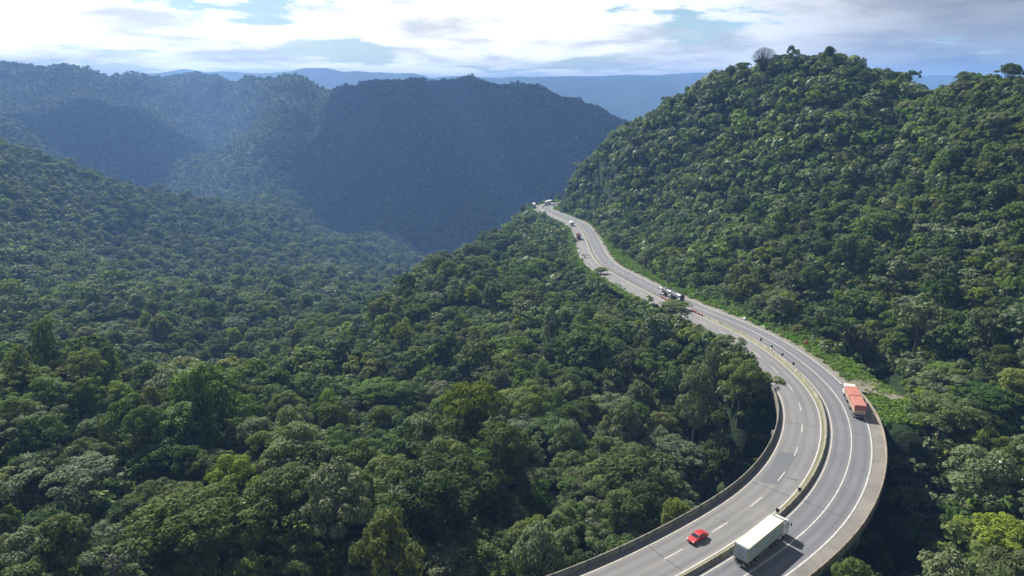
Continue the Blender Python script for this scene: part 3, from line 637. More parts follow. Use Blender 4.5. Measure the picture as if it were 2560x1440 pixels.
# ------------------------------------------------------------------ where the trees stand
def jgrid(y0, y1, sp, seed, xspan=1.3):
    g_ = np.random.default_rng(seed); X_ = np.arange(-y1 * xspan, y1 * xspan, sp); Y_ = np.arange(y0, y1, sp * 0.92)
    XX, YY = np.meshgrid(X_, Y_); XX = XX + (np.arange(len(Y_)) % 2)[:, None] * sp * 0.5
    XX = XX + g_.uniform(-.42, .42, XX.shape) * sp; YY = YY + g_.uniform(-.42, .42, YY.shape) * sp
    return XX.ravel(), YY.ravel()
bands = [(20, 620, 5.9, 0), (620, 1350, 7.6, 2), (1350, 2750, 8.8, 3)]
def TZF(n): q = g_.random(n) < 0.10; return np.where(q, g_.uniform(1.25, 1.55, n), g_.uniform(0.8, 1.2, n))
TZP = []; TX = []; TY = []; TZ = []; TS = []; TB = []
for bi, (y0, y1, spc, lod) in enumerate(bands):
    x, y = jgrid(y0, y1, spc, 50 + bi)
    w_ = (1.05, 0.95, 0.88)[bi]; m_ = (x > -w_ * y - 40) & (x < (1.25, 1.1, 0.9)[bi] * y + 60); x = x[m_]; y = y[m_]
    z, off, s_ = ground_h(x, y, True)
    keep = np.ones(len(x), bool)
    on = abs(off) < 1e8; via_ = on & (s_ < S_VIA + 2)
    keep &= ~(via_ & (abs(off) < 17.5))
    nz = fbm(x / 14, y / 14, 2, 77)
    keep &= ~(on & ~via_ & (off > -(11.2 + 2.0 * nz)) & (off < np.interp(s_, [S_VIA + 28, S_VIA + 36, S_VIA + 60, S_VIA + 160], [25, 17.5, 16.0, 12.5]) + 4 * nz))
    pxx, pyy, dd = project(np.stack([x, y, z + 8], 1))
    keep &= (pyy > -400) & (pyy < 2400) & (dd > 30) & (np.sqrt(x * x + y * y + z * z) > 62)
    # the ravine shadow hollow, right below the viaduct, carries only undergrowth
    hollow = (z < -88) & (x > 42) & (y < 150) & (x < 118); keep &= ~(hollow & (nz > 0.30))
    # the turnout
    keep &= ~(on & (s_ > S_VIA - 17) & (s_ < S_VIA + 4) & (off > 0) & (off < 23))
    if bi == 0:
        a_, b_, c_ = project(np.stack([x, y, z + 0.0], 1)); keep &= ~((a_ > 2100) & (a_ < 2275) & (b_ > 935) & (b_ < 1030) & (y > 125))
    g_ = np.random.default_rng(90 + bi); n_ = len(x)
    zr_ = near_road(x, y)[2]
    clump = fbm(x / 38, y / 38, 3, 61); sc_ = (0.50 + 0.78 * g_.random(n_) ** 1.7 + 0.75 * (clump - 0.45)) * (1.0 if bi == 0 else (0.88 if bi == 1 else 0.80))
    sc_ *= np.where((bi == 0) & (np.hypot(x, y) > 230), 0.84, 1.0) * np.where((bi == 0) & (y > 260) & (x > 60), 0.84, 1.0); sc_ *= 0.92; big = g_.random(n_) < 0.06; sc_[big] *= 1.4
    gap = (fbm(x / 11, y / 11, 2, 63) < 0.30) & (bi == 0); sc_[gap] *= 0.55
    # lower growth beside the road: crowns there stay about as high as the road edge
    lim = on & (off < 0) & (off > -85); kk_ = np.interp(s_, [S_VIA - 60, S_VIA + 60], [0.42, 0.11])
    mx = (zr_ + np.interp(s_, [S_VIA + 60, S_VIA + 110], [0.8, -1.6]) + kk_ * (-off - 11) + 2.4 * (g_.random(n_) - 0.5) + 4.5 * (g_.random(n_) < 0.02) - z) / 12.6
    sc_ = np.where(lim, np.minimum(sc_, mx), sc_); keep &= ~(lim & (mx < 0.22))
    for sp_ in SPECIAL:
        d_ = atY(sp_[0], sp_[1], sp_[2]); keep &= (x - d_[0]) ** 2 + (y - d_[1]) ** 2 > (sp_[5] * 0.42) ** 2
    # sight line clearance: growth in front of the road is kept low enough not to cover it
    if bi == 0:
        tzs = TZF(n_); f_ = np.ones(n_); todo = keep & (pxx > 1150) & (pxx < 1990) & (pyy > 430) & (y > 120)
        ii = np.where(todo)[0]; edge = lambda s: 1.15 + 2 * lw(s) + lsd(s)
        for step_ in range(7):
            if not len(ii): break
            hidden = np.zeros(len(ii), bool)
            for dx_ in (-0.35, 0.35):
                tz_ = z[ii] + 12.3 * sc_[ii] * tzs[ii] * f_[ii] * 0.97; X_ = x[ii] + dx_ * 9 * sc_[ii] * f_[ii]; zz_ = np.full(len(ii), -86.0)
                for _ in range(3):
                    k_ = np.maximum(zz_ / np.minimum(tz_, -5), 0.2); o_l, s_l, z_l = near_road(X_ * k_, y[ii] * k_); zz_ = np.where(abs(o_l) < 1e8, z_l, zz_)
                slack = np.interp(s_l, [S_VIA - 10, S_VIA + 15, S_VIA + 60, S_VIA + 100], [0.0, 1.6, 1.2, 0.3]); wl_ = (s_l > WALL[0] - 2) & (s_l < WALL[1] + 2)
                hidden |= (abs(o_l) < 60) & (o_l > -(edge(s_l) - slack + wl_ * 5.5)) & (o_l < 14) & (k_ > 1.002)
            f_[ii[hidden]] *= 0.8; ii = ii[hidden]
        sc_ = sc_ * f_; keep[ii] = False; keep &= ~((f_ < 0.99) & (sc_ < 0.2))
    TZP.append((tzs if bi == 0 else TZF(n_))[keep])
    TX.append(x[keep]); TY.append(y[keep]); TZ.append(z[keep]); TS.append(np.clip(sc_, 0.22, 3.2)[keep]); TB.append(np.full(keep.sum(), bi))
TX, TY, TZ, TS, TB = map(np.concatenate, (TX, TY, TZ, TS, TB)); NT = len(TX); print('trees', NT, np.bincount(TB))
D = np.sqrt(TX ** 2 + TY ** 2 + TZ ** 2)
TL = np.where(TB == 2, 3, np.where(D < 215, 0, np.where(D < 480, 1, 2)))
g_ = np.random.default_rng(33)
zone = fbm(TX / 55 + 40, TY / 55, 3, 88); zone2 = fbm(TX / 45 + 10, TY / 45 + 90, 3, 89)
TSH = g_.choice(6, NT, p=[0.26, 0.28, 0.17, 0.09, 0.07, 0.13]); TSH[(TB > 0) & (TSH > 3)] = 1
u = g_.random(NT); p_y = 0.06 + 0.14 * (zone > 0.54); p_g = 0.13 + 0.22 * (zone2 > 0.54); p_o = 0.12; p_d = 0.26
TH_ = np.where(u < p_y, 4, np.where(u < p_y + p_g, 2, np.where(u < p_y + p_g + p_o, 3, np.where(u < p_y + p_g + p_o + p_d, 0, 1))))
TV = g_.integers(0, NV, NT); TR = g_.uniform(0, 2 * math.pi, NT); TZS = np.concatenate(TZP); TZS = np.where((TY > 290) & (TX > 60), np.minimum(TZS, 1.08), TZS); TS = np.where((TY > 200) & (TX > 60) & (TB == 0), np.minimum(TS, 0.98), TS)
# ---- pick the 300 that show largest: in frame, not hidden behind nearer canopy
pp = np.stack([TX, TY, TZ + 9.5 * TS], 1); PX, PY, PD = project(pp)
inf = (PX > 5) & (PX < 2555) & (PY > 5) & (PY < 1435) & (TL == 0)
ci = np.where(inf)[0]; ci = ci[np.argsort(-(TS[ci] / PD[ci]))]
zc = {}                                     # coarse screen depth test over the near trees
vis = []
order = np.argsort(PD[ci]); occ = np.full((72, 128), 1e9)
score = {}
def cells(i):
    rx = 5.0 * TS[i] * FPX / PD[i] / 20; ry = rx * 0.7; cx, cy = PX[i] / 20, PY[i] / 20
    xs = np.arange(int(max(0, cx - rx)), int(min(127, cx + rx)) + 1); ys = np.arange(int(max(0, cy - ry)), int(min(71, cy + ry * 1.1)) + 1)
    return xs, ys
for i in ci[order]:
    xs, ys = cells(i)
    if not len(xs) or not len(ys): continue
    sub = occ[np.ix_(ys, xs)]; free = (sub > 1e8).sum(); score[i] = free
    sub[sub > 1e8] = PD[i]; occ[np.ix_(ys, xs)] = sub
top = sorted(score, key=lambda k: -score[k])[:270]; IND = np.array(sorted(top)); isind = np.zeros(NT, bool); isind[IND] = True

# ------------------------------------------------------------------ the forest mass: one object that instances the prototypes
src = bpy.data.collections.new('tree_kinds'); keys = sorted(PROTO); kid = {k: i for i, k in enumerate(keys)}
jm = {}
for k in keys:
    cm, tm = PROTO[k]; me = cm
    if tm is not None:
        bm_v = np.zeros(len(cm.vertices) * 3, dtype=np.float32); cm.vertices.foreach_get('co', bm_v)
        tv = [tuple(v.co) for v in tm.vertices]; tf = [tuple(p.vertices) for p in tm.polygons if len(p.vertices) == 4]
        nv = len(cm.vertices); nf = len(cm.polygons)
        fv = np.zeros(nf * 4, dtype=np.int32); cm.loops.foreach_get('vertex_index', fv)
        me = mesh_np('tree_mesh', np.concatenate([bm_v.reshape(-1, 3), np.array(tv)]), np.concatenate([fv.reshape(-1, 4), np.array(tf) + nv]), [cm.materials[0], tm.materials[0]], link=False, fmat=np.r_[np.zeros(nf), np.ones(len(tf))].astype(int))
    o = bpy.data.objects.new('kind_%04d' % kid[k], me); src.objects.link(o)
def scatter(name, P_, idx, scl, rot, coll, label):
    me = bpy.data.meshes.new(name); me.vertices.add(len(P_)); me.vertices.foreach_set('co', P_.astype(np.float32).ravel())
    for nm, ty, da in (('proto', 'INT', idx.astype(np.int32)), ('scl', 'FLOAT_VECTOR', scl.astype(np.float32).ravel()), ('rot', 'FLOAT_VECTOR', rot.astype(np.float32).ravel())):
        at = me.attributes.new(nm, ty, 'POINT'); at.data.foreach_set('vector' if ty == 'FLOAT_VECTOR' else 'value', da)
    o = bpy.data.objects.new(name, me); COL.objects.link(o); tag(o, label, kind='stuff')
    ng = bpy.data.node_groups.new(name + '_nodes', 'GeometryNodeTree'); ng.interface.new_socket('Geometry', in_out='INPUT', socket_type='NodeSocketGeometry'); ng.interface.new_socket('Geometry', in_out='OUTPUT', socket_type='NodeSocketGeometry')
    gi_ = ng.nodes.new('NodeGroupInput'); go = ng.nodes.new('NodeGroupOutput'); ip = ng.nodes.new('GeometryNodeInstanceOnPoints'); cinf = ng.nodes.new('GeometryNodeCollectionInfo')
    cinf.inputs['Collection'].default_value = coll; cinf.inputs['Separate Children'].default_value = True; cinf.inputs['Reset Children'].default_value = True
    def attr(nm, ty): a = ng.nodes.new('GeometryNodeInputNamedAttribute'); a.data_type = ty; a.inputs['Name'].default_value = nm; return a.outputs['Attribute']
    m2p = ng.nodes.new('GeometryNodeMeshToPoints'); ng.links.new(gi_.outputs[0], m2p.inputs['Mesh']); ng.links.new(m2p.outputs[0], ip.inputs['Points'])
    ng.links.new(cinf.outputs[0], ip.inputs['Instance']); ip.inputs['Pick Instance'].default_value = True
    ng.links.new(attr('proto', 'INT'), ip.inputs['Instance Index']); ng.links.new(attr('scl', 'FLOAT_VECTOR'), ip.inputs['Scale'])
    e2r = ng.nodes.new('FunctionNodeEulerToRotation'); ng.links.new(attr('rot', 'FLOAT_VECTOR'), e2r.inputs[0]); ng.links.new(e2r.outputs[0], ip.inputs['Rotation'])
    ng.links.new(ip.outputs[0], go.inputs[0]); md = o.modifiers.new('scatter', 'NODES'); md.node_group = ng; return o
rest = ~isind
kk = np.array([kid[(int(a), int(b_), int(c_), int(d_))] for a, b_, c_, d_ in zip(TSH, TV, TH_, TL)])
wide = g_.uniform(0.82, 1.12, NT); wid2 = wide * g_.uniform(0.78, 1.25, NT)
scl = np.stack([TS * wide, TS * wid2, TS * TZS], 1); rot = np.stack([g_.normal(size=NT) * 0.06, g_.normal(size=NT) * 0.06, TR], 1)
scatter('forest', np.stack([TX, TY, TZ - 0.3], 1)[rest], kk[rest], scl[rest], rot[rest], src, 'dense rainforest covering the slopes and the valley')

# undergrowth filling the gaps near the camera
us = bpy.data.collections.new('shrub_kinds')
for k in range(8):
    r_g = np.random.default_rng(900 + k); lob = [((r_g.normal() * 1.0, r_g.normal() * 1.0, 0.5 + 0.9 * r_g.random()), (0.9, 0.9, 0.75)) for _ in range(6)]
    Vv, Ff = leaves_on(lob, 0.8, 0.5, r_g); o = bpy.data.objects.new('shrub_%02d' % k, mesh_np('shrub', Vv, Ff, m_fol[[1, 0, 1, 3, 2, 0, 1, 4][k]], link=False)); us.objects.link(o)
x, y = jgrid(20, 300, 2.7, 71); x2, y2 = jgrid(300, 660, 4.6, 72); st_ = np.hypot(ground_h(x2 + 3, y2) - ground_h(x2, y2), ground_h(x2, y2 + 3) - ground_h(x2, y2)) / 3; o2_, s2_, _z = near_road(x2, y2); kp_ = (st_ > 0.42) | ((o2_ < -10.5) & (o2_ > -45)); x2, y2 = x2[kp_], y2[kp_]
farU = np.r_[np.zeros(len(x), bool), np.ones(len(x2), bool)]; x = np.r_[x, x2]; y = np.r_[y, y2]
m_ = abs(x) < 0.84 * y + 20; x = x[m_]; y = y[m_]; farU = farU[m_]; z, off, s_ = ground_h(x, y, True)
on = abs(off) < 1e8; nz = fbm(x / 9, y / 9, 2, 79); k_ = ~(on & (s_ > S_VIA) & (off > -11.2) & (off < 14.0 + 4 * nz))
k_ &= ~(on & (s_ < S_VIA + 2) & (abs(off) < 12) & (z > -90)); a_, b_, c_ = project(np.stack([x, y, z], 1)); k_ &= (a_ > -300) & (a_ < 2860) & (b_ < 2000)
k_ &= ~((a_ > 2100) & (a_ < 2275) & (b_ > 935) & (b_ < 1030) & (y > 125)); k_ &= ~((z < -86) & (x > 42) & (y < 150) & (x < 118) & (nz > 0.62))
k_ &= ~(on & (s_ > S_VIA - 15) & (s_ < S_VIA + 30) & (off > 0) & (off < 22 + 3 * nz) & (z > -77.5))
x, y, z = x[k_], y[k_], z[k_]; n_ = len(x); q_ = g_.uniform(0.8, 2.0, n_) * np.where(farU[k_], 1.9, 1.0) * np.where((on & (off < 0) & (off > -22))[k_ ] & farU[k_], 0.45, 1.0)
scatter('undergrowth', np.stack([x, y, z - 0.2], 1), g_.integers(0, 8, n_), np.stack([q_, q_, q_ * 1.1], 1), np.stack([0 * q_, 0 * q_, g_.uniform(0, 6.28, n_)], 1), us, 'low shrubs and saplings filling the gaps under the trees')
# tufts on the verges
gs = bpy.data.collections.new('tuft_kinds')
m_tuft = foliage('verge_leaves', (0.09, 0.155, 0.034), (0.16, 0.24, 0.06), 0.15, 0.6, 0.3)
for k in range(4):
    r_g = np.random.default_rng(950 + k); lob = [((r_g.normal() * 0.5, r_g.normal() * 0.5, 0.12), (0.5, 0.5, 0.3)) for _ in range(4)]
    Vv, Ff = leaves_on(lob, 0.6, 0.3, r_g, up=0.1); o = bpy.data.objects.new('tuft_%02d' % k, mesh_np('tuft', Vv, Ff, m_tuft, link=False)); gs.objects.link(o)
PT = []
for (w0, w1, n_, side) in ((1.9, 8.5, 5200, 1), (0.3, 2.4, 1500, -1)):
    s_ = g_.uniform(S_VIA - 10, S1 - 20, n_) if side > 0 else g_.uniform(S_VIA_L + 8, S1 - 20, n_); w_ = g_.uniform(w0, w1, n_)
    inn = oeR(s_) if side > 0 else ocL(s_); q = fr_np(s_, inn + side * w_, 0); q[:, 2] += np.interp(w_, [1.2, 8.5], [0.0, 1.35]) * (0.12 + 0.88 * sstep((s_ - S_VIA - 30) / 12)) if side > 0 else -0.1 - 0.25 * w_
    PT.append(q)
PT = np.concatenate(PT); n_ = len(PT); q_ = g_.uniform(0.5, 1.7, n_)
scatter('grass', PT, g_.integers(0, 4, n_), np.stack([q_, q_, q_], 1), np.stack([0 * q_, 0 * q_, g_.uniform(0, 6.28, n_)], 1), gs, 'rough grass and weeds along the road verge')

# ------------------------------------------------------------------ shared paints
def paint(name, col, rough=0.3, metal=0.0, spec=0.5, dirt=0.25):
    return mat(name, col, rough, metal, spec, vscale=1.6, col2=tuple(c * (1 - dirt) for c in col))
m_white = paint('white_paint', (0.72, 0.73, 0.72), 0.35); m_box = mat('pale_green_white_panel', (0.43, 0.51, 0.47), 0.5, vscale=0.8, col2=(0.34, 0.41, 0.375)); m_boxtop = mat('pale_roof', (0.80, 0.80, 0.72), 0.6, vscale=0.9, col2=(0.70, 0.69, 0.60))  # roof colour is paler than the box sides
m_trim = mat('yellowed_frame', (0.42, 0.38, 0.22), 0.6); m_doorb = mat('blue_grey_doors', (0.36, 0.42, 0.47), 0.5, vscale=1.5, col2=(0.30, 0.355, 0.40))
m_glass = mat('dark_glass', (0.02, 0.028, 0.032), 0.08, 0.0, 0.8); m_tyre = mat('tyre_rubber', (0.018, 0.018, 0.02), 0.85); m_rim = mat('wheel_rim', (0.38, 0.38, 0.38), 0.4, 0.6)
m_chas = mat('chassis_black', (0.022, 0.022, 0.024), 0.6); m_red = paint('red_paint', (0.42, 0.022, 0.03), 0.4); m_lamp = mat('lamp_glass', (0.75, 0.75, 0.72), 0.15, 0, 0.8); m_tail = mat('tail_lamp', (0.35, 0.01, 0.01), 0.3)
m_orange = mat('salmon_tarpaulin', (0.42, 0.165, 0.125), 0.75, vscale=1.2, col2=(0.31, 0.12, 0.095), bump=0.15); m_cream = paint('cream_paint', (0.55, 0.45, 0.32), 0.5)
m_steel = mat('brushed_tank_steel', (0.38, 0.40, 0.41), 0.35, 0.7, vscale=1.5, col2=(0.26, 0.28, 0.29)); m_alu = mat('aluminium', (0.5, 0.5, 0.5), 0.4, 0.8)
m_maroon = paint('maroon_paint', (0.13, 0.012, 0.02), 0.35); m_cone = mat('cone_orange', (0.75, 0.13, 0.03), 0.5); m_grey = mat('galvanised_panel', (0.30, 0.31, 0.31), 0.5, 0.3, vscale=2.0, col2=(0.22, 0.23, 0.23))
m_signo = mat('sign_orange', (0.70, 0.10, 0.02), 0.5)
def wheel(parent, x, y, r=0.5, w=0.3, name='wheel'):
    s_ = 1 if y > 0 else -1
    t = MB(); t.tube([(x, y - s_ * w, r), (x, y - s_ * 0.03, r), (x, y, r)], [r, r, r * 0.88], 20).build(name, m_tyre, parent)
    o = bpy.context.scene.collection.objects[-1] if False else parent.children[-1]
    q = MB(); q.tube([(x, y - s_ * 0.02, r), (x, y + s_ * 0.015, r)], [r * 0.58, r * 0.5], 14); q.tube([(x, y, r), (x, y + s_ * 0.05, r)], [r * 0.2, r * 0.16], 8); q.build('rim', m_rim, o)
def place(root, pos, rz, slope=0.0): root.location = pos; root.rotation_euler = (0, -slope, rz)
def cab(root, m, L_=2.15, W_=2.45, H0=0.75, H1=3.15, defl=True, detail=True):
    """flat-fronted lorry cab, front at x=0, facing +x"""
    h = W_ / 2
    c = MB(); c.prism([(-L_, H0), (-0.12, H0 - 0.1), (0.0, H0 + 0.25), (0.0, 1.75), (-0.05, 1.85), (-0.28, H1 - 0.25), (-0.5, H1 - 0.05), (-L_ * 0.75, H1 + 0.02), (-L_, H1 - 0.05)], -h, h, inset=0.07); cb = c.build('cab', m, root)
    MB().add([(0.012, -h + .14, 1.80), (0.012, h - .14, 1.80), (-0.255, h - .18, H1 - .30), (-0.255, -h + .18, H1 - .30)], [(0, 1, 2, 3)]).build('windscreen', m_glass, cb)
    for s_ in (-1, 1):
        y = s_ * (h + 0.006)
        f = (0, 1, 2, 3) if s_ < 0 else (3, 2, 1, 0)
        MB().add([(-1.25, y, 1.75), (-0.2, y, 1.75), (-0.36, y, 2.55), (-1.25, y, 2.6)], [f]).build('side_window', m_glass, cb)
        if detail:
            mi = MB(); mi.box(-0.10, 0.04, s_ * (h + .28) - .1, s_ * (h + .28) + .1, 1.9, 2.55, 0.03); mi.tube([(-0.1, s_ * h, 2.5), (0.0, s_ * (h + .28), 2.5)], 0.025, 5); mi.build('mirror', m_chas, cb)
            MB().box(-0.02, 0.03, s_ * (h - .42) - .2, s_ * (h - .42) + .2, H0 + 0.02, H0 + 0.22, 0.02).build('headlight', m_lamp, cb)
            MB().box(-1.35, -0.75, s_ * (h - .2) - .2, s_ * (h - .2) + .2, 0.38, 0.8, 0.05).build('step', m_chas, cb)
    MB().box(-0.25, 0.07, -h + .03, h - .03, 0.38, 0.78, 0.05).build('bumper', m_white if m is m_white else m, root)
    MB().box(0.0, 0.045, -0.75, 0.75, 0.95, 1.6, 0.01).build('grille', m_chas, cb)
    if defl:
        d = MB(); d.prism([(-L_ * .95, H1), (-L_ * .35, H1), (-L_ * .9, H1 + .5)], -h * .78, h * .78); d.build('air_deflector', m, root)
    return cb

# ------------------------------------------------------------------ container lorry
r = empty('container_lorry'); tag(r, 'white cab lorry hauling a long pale box trailer round the near bend', 'lorry')
cab(r, m_white, 2.0, 2.42, 0.75, 3.25)
ch = MB(); ch.box(-4.6, -0.4, -0.45, 0.45, 0.62, 0.95); ch.box(-13.9, -2.7, -0.5, 0.5, 1.0, 1.3); ch.build('chassis', m_chas, r)
for x_ in (-1.35,): [wheel(r, x_, s_ * 1.18) for s_ in (-1, 1)]
for x_ in (-4.2, -5.4): [wheel(r, x_, s_ * 1.18, w=0.55) for s_ in (-1, 1)]
for x_ in (-10.6, -11.8, -13.0): [wheel(r, x_, s_ * 1.18, w=0.55) for s_ in (-1, 1)]
for s_ in (-1, 1):
    f = MB(); f.tube([(-3.55, s_ * .95, .72), (-2.45, s_ * .95, .72)], .3, 12); f.build('fuel_tank', m_alu, r)
    g_2 = MB(); [g_2.box(-13.5 + k * 1.2 - .05, -13.5 + k * 1.2 + 1.1, s_ * .75 - .42, s_ * .75 + .42, 1.02, 1.07) for k in range(3)]; g_2.build('mudguard', m_chas, r)
    MB().box(-9.9, -6.2, s_ * 1.12 - .02, s_ * 1.12 + .02, 0.55, 0.72).build('side_guard', m_alu, r)
bx = MB(); bx.box(-13.8, -2.65, -1.19, 1.19, 1.32, 4.02)
for k in range(52):            # corrugated sides
    xx = -13.62 + k * 0.21
    for s_ in (-1, 1): bx.box(xx, xx + 0.105, *( (1.188, 1.215) if s_ > 0 else (-1.215, -1.188)), 1.5, 3.88)
cont = bx.build('container', m_box, r)
tp = MB(); tp.box(-13.78, -2.67, -1.17, 1.17, 4.022, 4.05)
for k in range(22): tp.box(-13.6 + k * .5, -13.45 + k * .5, -1.1, 1.1, 4.05, 4.066)
tp.build('roof', m_boxtop, cont)
fr_ = MB()
for s_ in (-1, 1):
    fr_.box(-13.86, -2.6, s_ * 1.2 - .05, s_ * 1.2 + .05, 3.93, 4.075); fr_.box(-13.86, -2.6, s_ * 1.2 - .05, s_ * 1.2 + .05, 1.27, 1.42)
    fr_.box(-13.87, -13.75, s_ * 1.18 - .07, s_ * 1.18 + .07, 1.43, 3.92); fr_.box(-2.68, -2.59, s_ * 1.18 - .07, s_ * 1.18 + .07, 1.43, 3.92)
fr_.build('frame', m_trim, cont)
for s_ in (-1, 1):
    d = MB(); d.box(-13.90, -13.815, min(s_ * .02, s_ * 1.1), max(s_ * .02, s_ * 1.1), 1.45, 3.9); dd_ = d.build('rear_door', m_doorb, cont)
    b_ = MB(); [b_.tube([(-13.93, s_ * q, 1.42), (-13.93, s_ * q, 3.92)], .03, 6) for q in (.3, .75)]; [b_.box(-13.925, -13.895, s_ * .56 - .5, s_ * .56 + .5, z_, z_ + .05) for z_ in (1.9, 2.6, 3.3)]; b_.build('lock_rod', m_alu, dd_)
    MB().box(-13.98, -13.92, s_ * .95 - .17, s_ * .95 + .17, 0.92, 1.05).build('tail_light', m_tail, r)
rb = MB(); rb.box(-13.98, -13.88, -1.15, 1.15, 0.55, 0.68); [rb.box(-13.93, -13.85, q - .05, q + .05, .6, 1.05) for q in (-.6, .6)]; rb.build('rear_bumper', m_alu, r)
pf = Vector(atZ(1961, 1345, -74)); pr_ = Vector(atZ(1860, 1431, -74)); hd = (pf - pr_).normalized(); rz = math.atan2(hd.y, hd.x)
place(r, pf - Vector((math.cos(rz) * -1.35 - math.sin(rz) * -1.18, math.sin(rz) * -1.35 + math.cos(rz) * -1.18, 0)), rz); r.location.z = -74.0

# ------------------------------------------------------------------ tarpaulin double bin lorry
r = empty('tipper_lorry'); tag(r, 'cream lorry with two salmon orange tarpaulin covered bins at the end of the viaduct', 'lorry')
cab(r, mat('ivory_paint', (0.60, 0.57, 0.50), 0.45), 2.0, 2.5, 0.75, 3.1, defl=False)
ch = MB(); ch.box(-4.2, -0.4, -.45, .45, .6, .95); ch.box(-8.2, -2.8, -.5, .5, .95, 1.25); ch.box(-14.3, -8.4, -.5, .5, .95, 1.25); ch.build('chassis', m_chas, r)
for x_ in (-1.35, -3.7, -4.9, -8.0, -9.1, -12.4, -13.6): [wheel(r, x_, s_ * 1.2, w=.5 if x_ < -2 else .3) for s_ in (-1, 1)]
for k, (xa, xb) in enumerate(((-8.3, -2.75), (-14.25, -8.65))):
    b_ = MB(); b_.box(xa, xb, -1.28, 1.28, 1.28, 2.05)
    for q in np.arange(xa + .3, xb, .55): b_.box(q, q + .08, -1.32, 1.32, 1.30, 2.03)
    bn_ = b_.build('bin', m_cream, r)
    t_ = MB(); t_.prism([(xa - .02, 2.06), (xb + .02, 2.06), (xb + .02, 3.25), (xb - .10, 3.40), (xa + .10, 3.40), (xa - .02, 3.25)], -1.30, 1.30, inset=.09)
    for q in np.linspace(xa + .5, xb - .5, 8): t_.box(q, q + .04, -1.20, 1.20, 3.40, 3.425)
    t_.build('tarpaulin', m_orange, bn_)
tb = MB(); tb.box(-14.45, -14.3, -1.2, 1.2, .5, .64); tb.build('rear_bumper', m_alu, r)
MB().box(-14.33, -14.27, -1.22, 1.22, 1.0, 1.26).build('tail_board', m_grey, r)
for s_ in (-1, 1): MB().box(-14.50, -14.44, s_ * .95 - .2, s_ * .95 + .2, .85, 1.0).build('tail_light', m_tail, r)
f_ = Vector(atZ(2118.5, 985, -74)); b_ = Vector(atZ(2147, 1046, -74)); h_ = (f_ - b_).normalized(); place(r, f_, math.atan2(h_.y, h_.x)); r.location.z = -74

# ------------------------------------------------------------------ tanker
r = empty('tanker_lorry'); tag(r, 'silver double tanker lorry with a white cab beside the orange median opening', 'tanker')
cab(r, m_white, 2.2, 2.45, .75, 3.1)
ch = MB(); ch.box(-4.6, -.4, -.45, .45, .6, .95); ch.box(-10.7, -3.4, -.5, .5, .95, 1.2); ch.box(-18.6, -10.9, -.5, .5, .95, 1.2); ch.build('chassis', m_chas, r)
for x_ in (-1.35, -4.0, -5.2, -9.8, -10.9, -16.6, -17.8): [wheel(r, x_, s_ * 1.2, w=.5 if x_ < -2 else .3) for s_ in (-1, 1)]
for xa, xb in ((-10.4, -2.9), (-18.7, -10.9)):
    xm = (xa + xb) / 2 + .3; t_ = MB()
    pr = [(xa, .5), (xa + .12, .95), (xa + .3, 1.12)]
    n1_ = [(xb - .35, 1.02), (xb - .1, .9), (xb, .5)]
    ps = [(q[0], 0, 2.28) for q in pr] + [(xm - .15, 0, 2.28), (xm + .1, 0, 2.36)] + [(q[0], 0, 2.42) for q in n1_]; rd = [q[1] for q in pr] + [1.12, 1.02] + [q[1] for q in n1_]
    t_.tube(ps, rd, 24)
    for q in np.arange(xa + .7, xb - .5, .62):
        lo_ = q < xm; t_.tube([(q, 0, 2.28 if lo_ else 2.4), (q + .08, 0, 2.28 if lo_ else 2.4)], (1.15 if lo_ else 1.05), 24)
    tk = t_.build('tank', m_steel, r)
    w_ = MB(); w_.box(xa + .5, xm - .6, .25, .75, 3.42, 3.48); w_.box(xm + .3, xb - .6, .25, .75, 3.45, 3.5); w_.box(xm - .5, xm + .2, -.6, .6, 3.30, 3.42); w_.build('walkway', m_chas, tk)
    for q in (xa + 1.6, xm + 1.6): hh_ = MB(); hh_.tube([(q, 0, 3.35), (q, 0, 3.58)], .28, 12); hh_.build('hatch', m_alu, tk)
    for s_ in (-1, 1):
        e_ = MB(); e_.prism([(xa + .2, 1.12), (xa + .5, 1.28), (xa + 2.6, 1.28), (xa + 2.9, 1.12), (xa + 2.9, 1.05), (xa + .2, 1.05)], s_ * 1.0 - .26, s_ * 1.0 + .26); e_.build('mudguard', m_alu, r)
e_ = MB(); e_.tube([(-18.74, 0, 2.28), (-18.70, 0, 2.28)], .9, 20); e_.build('rear_cap', m_chas, r)
for s_ in (-1, 1):
    q_ = MB(); q_.tube([(-4.1, s_ * .95, .7), (-2.5, s_ * .95, .7)], .32, 12); q_.build('fuel_tank', m_alu, r)
    MB().box(-18.85, -18.8, s_ * .95 - .2, s_ * .95 + .2, .9, 1.05).build('tail_light', m_tail, r)
f_ = Vector(atZ(1654, 737, -81.3)); b_ = Vector(atZ(1712, 763, -79.2)); h_ = (f_ - b_)
si, oi_ = s_at_px(1668, 744); q0, hq = frame(si, 3.0)
si2 = near_road([f_.x], [f_.y])[1][0]; q0, hq = frame(si2, 3.1); q1_, _ = frame(si2 - 18, 3.1); h_ = (q0 - q1_)
r.location = q0; r.rotation_euler = (0, -math.asin(h_.z / h_.length), math.atan2(h_.y, h_.x))

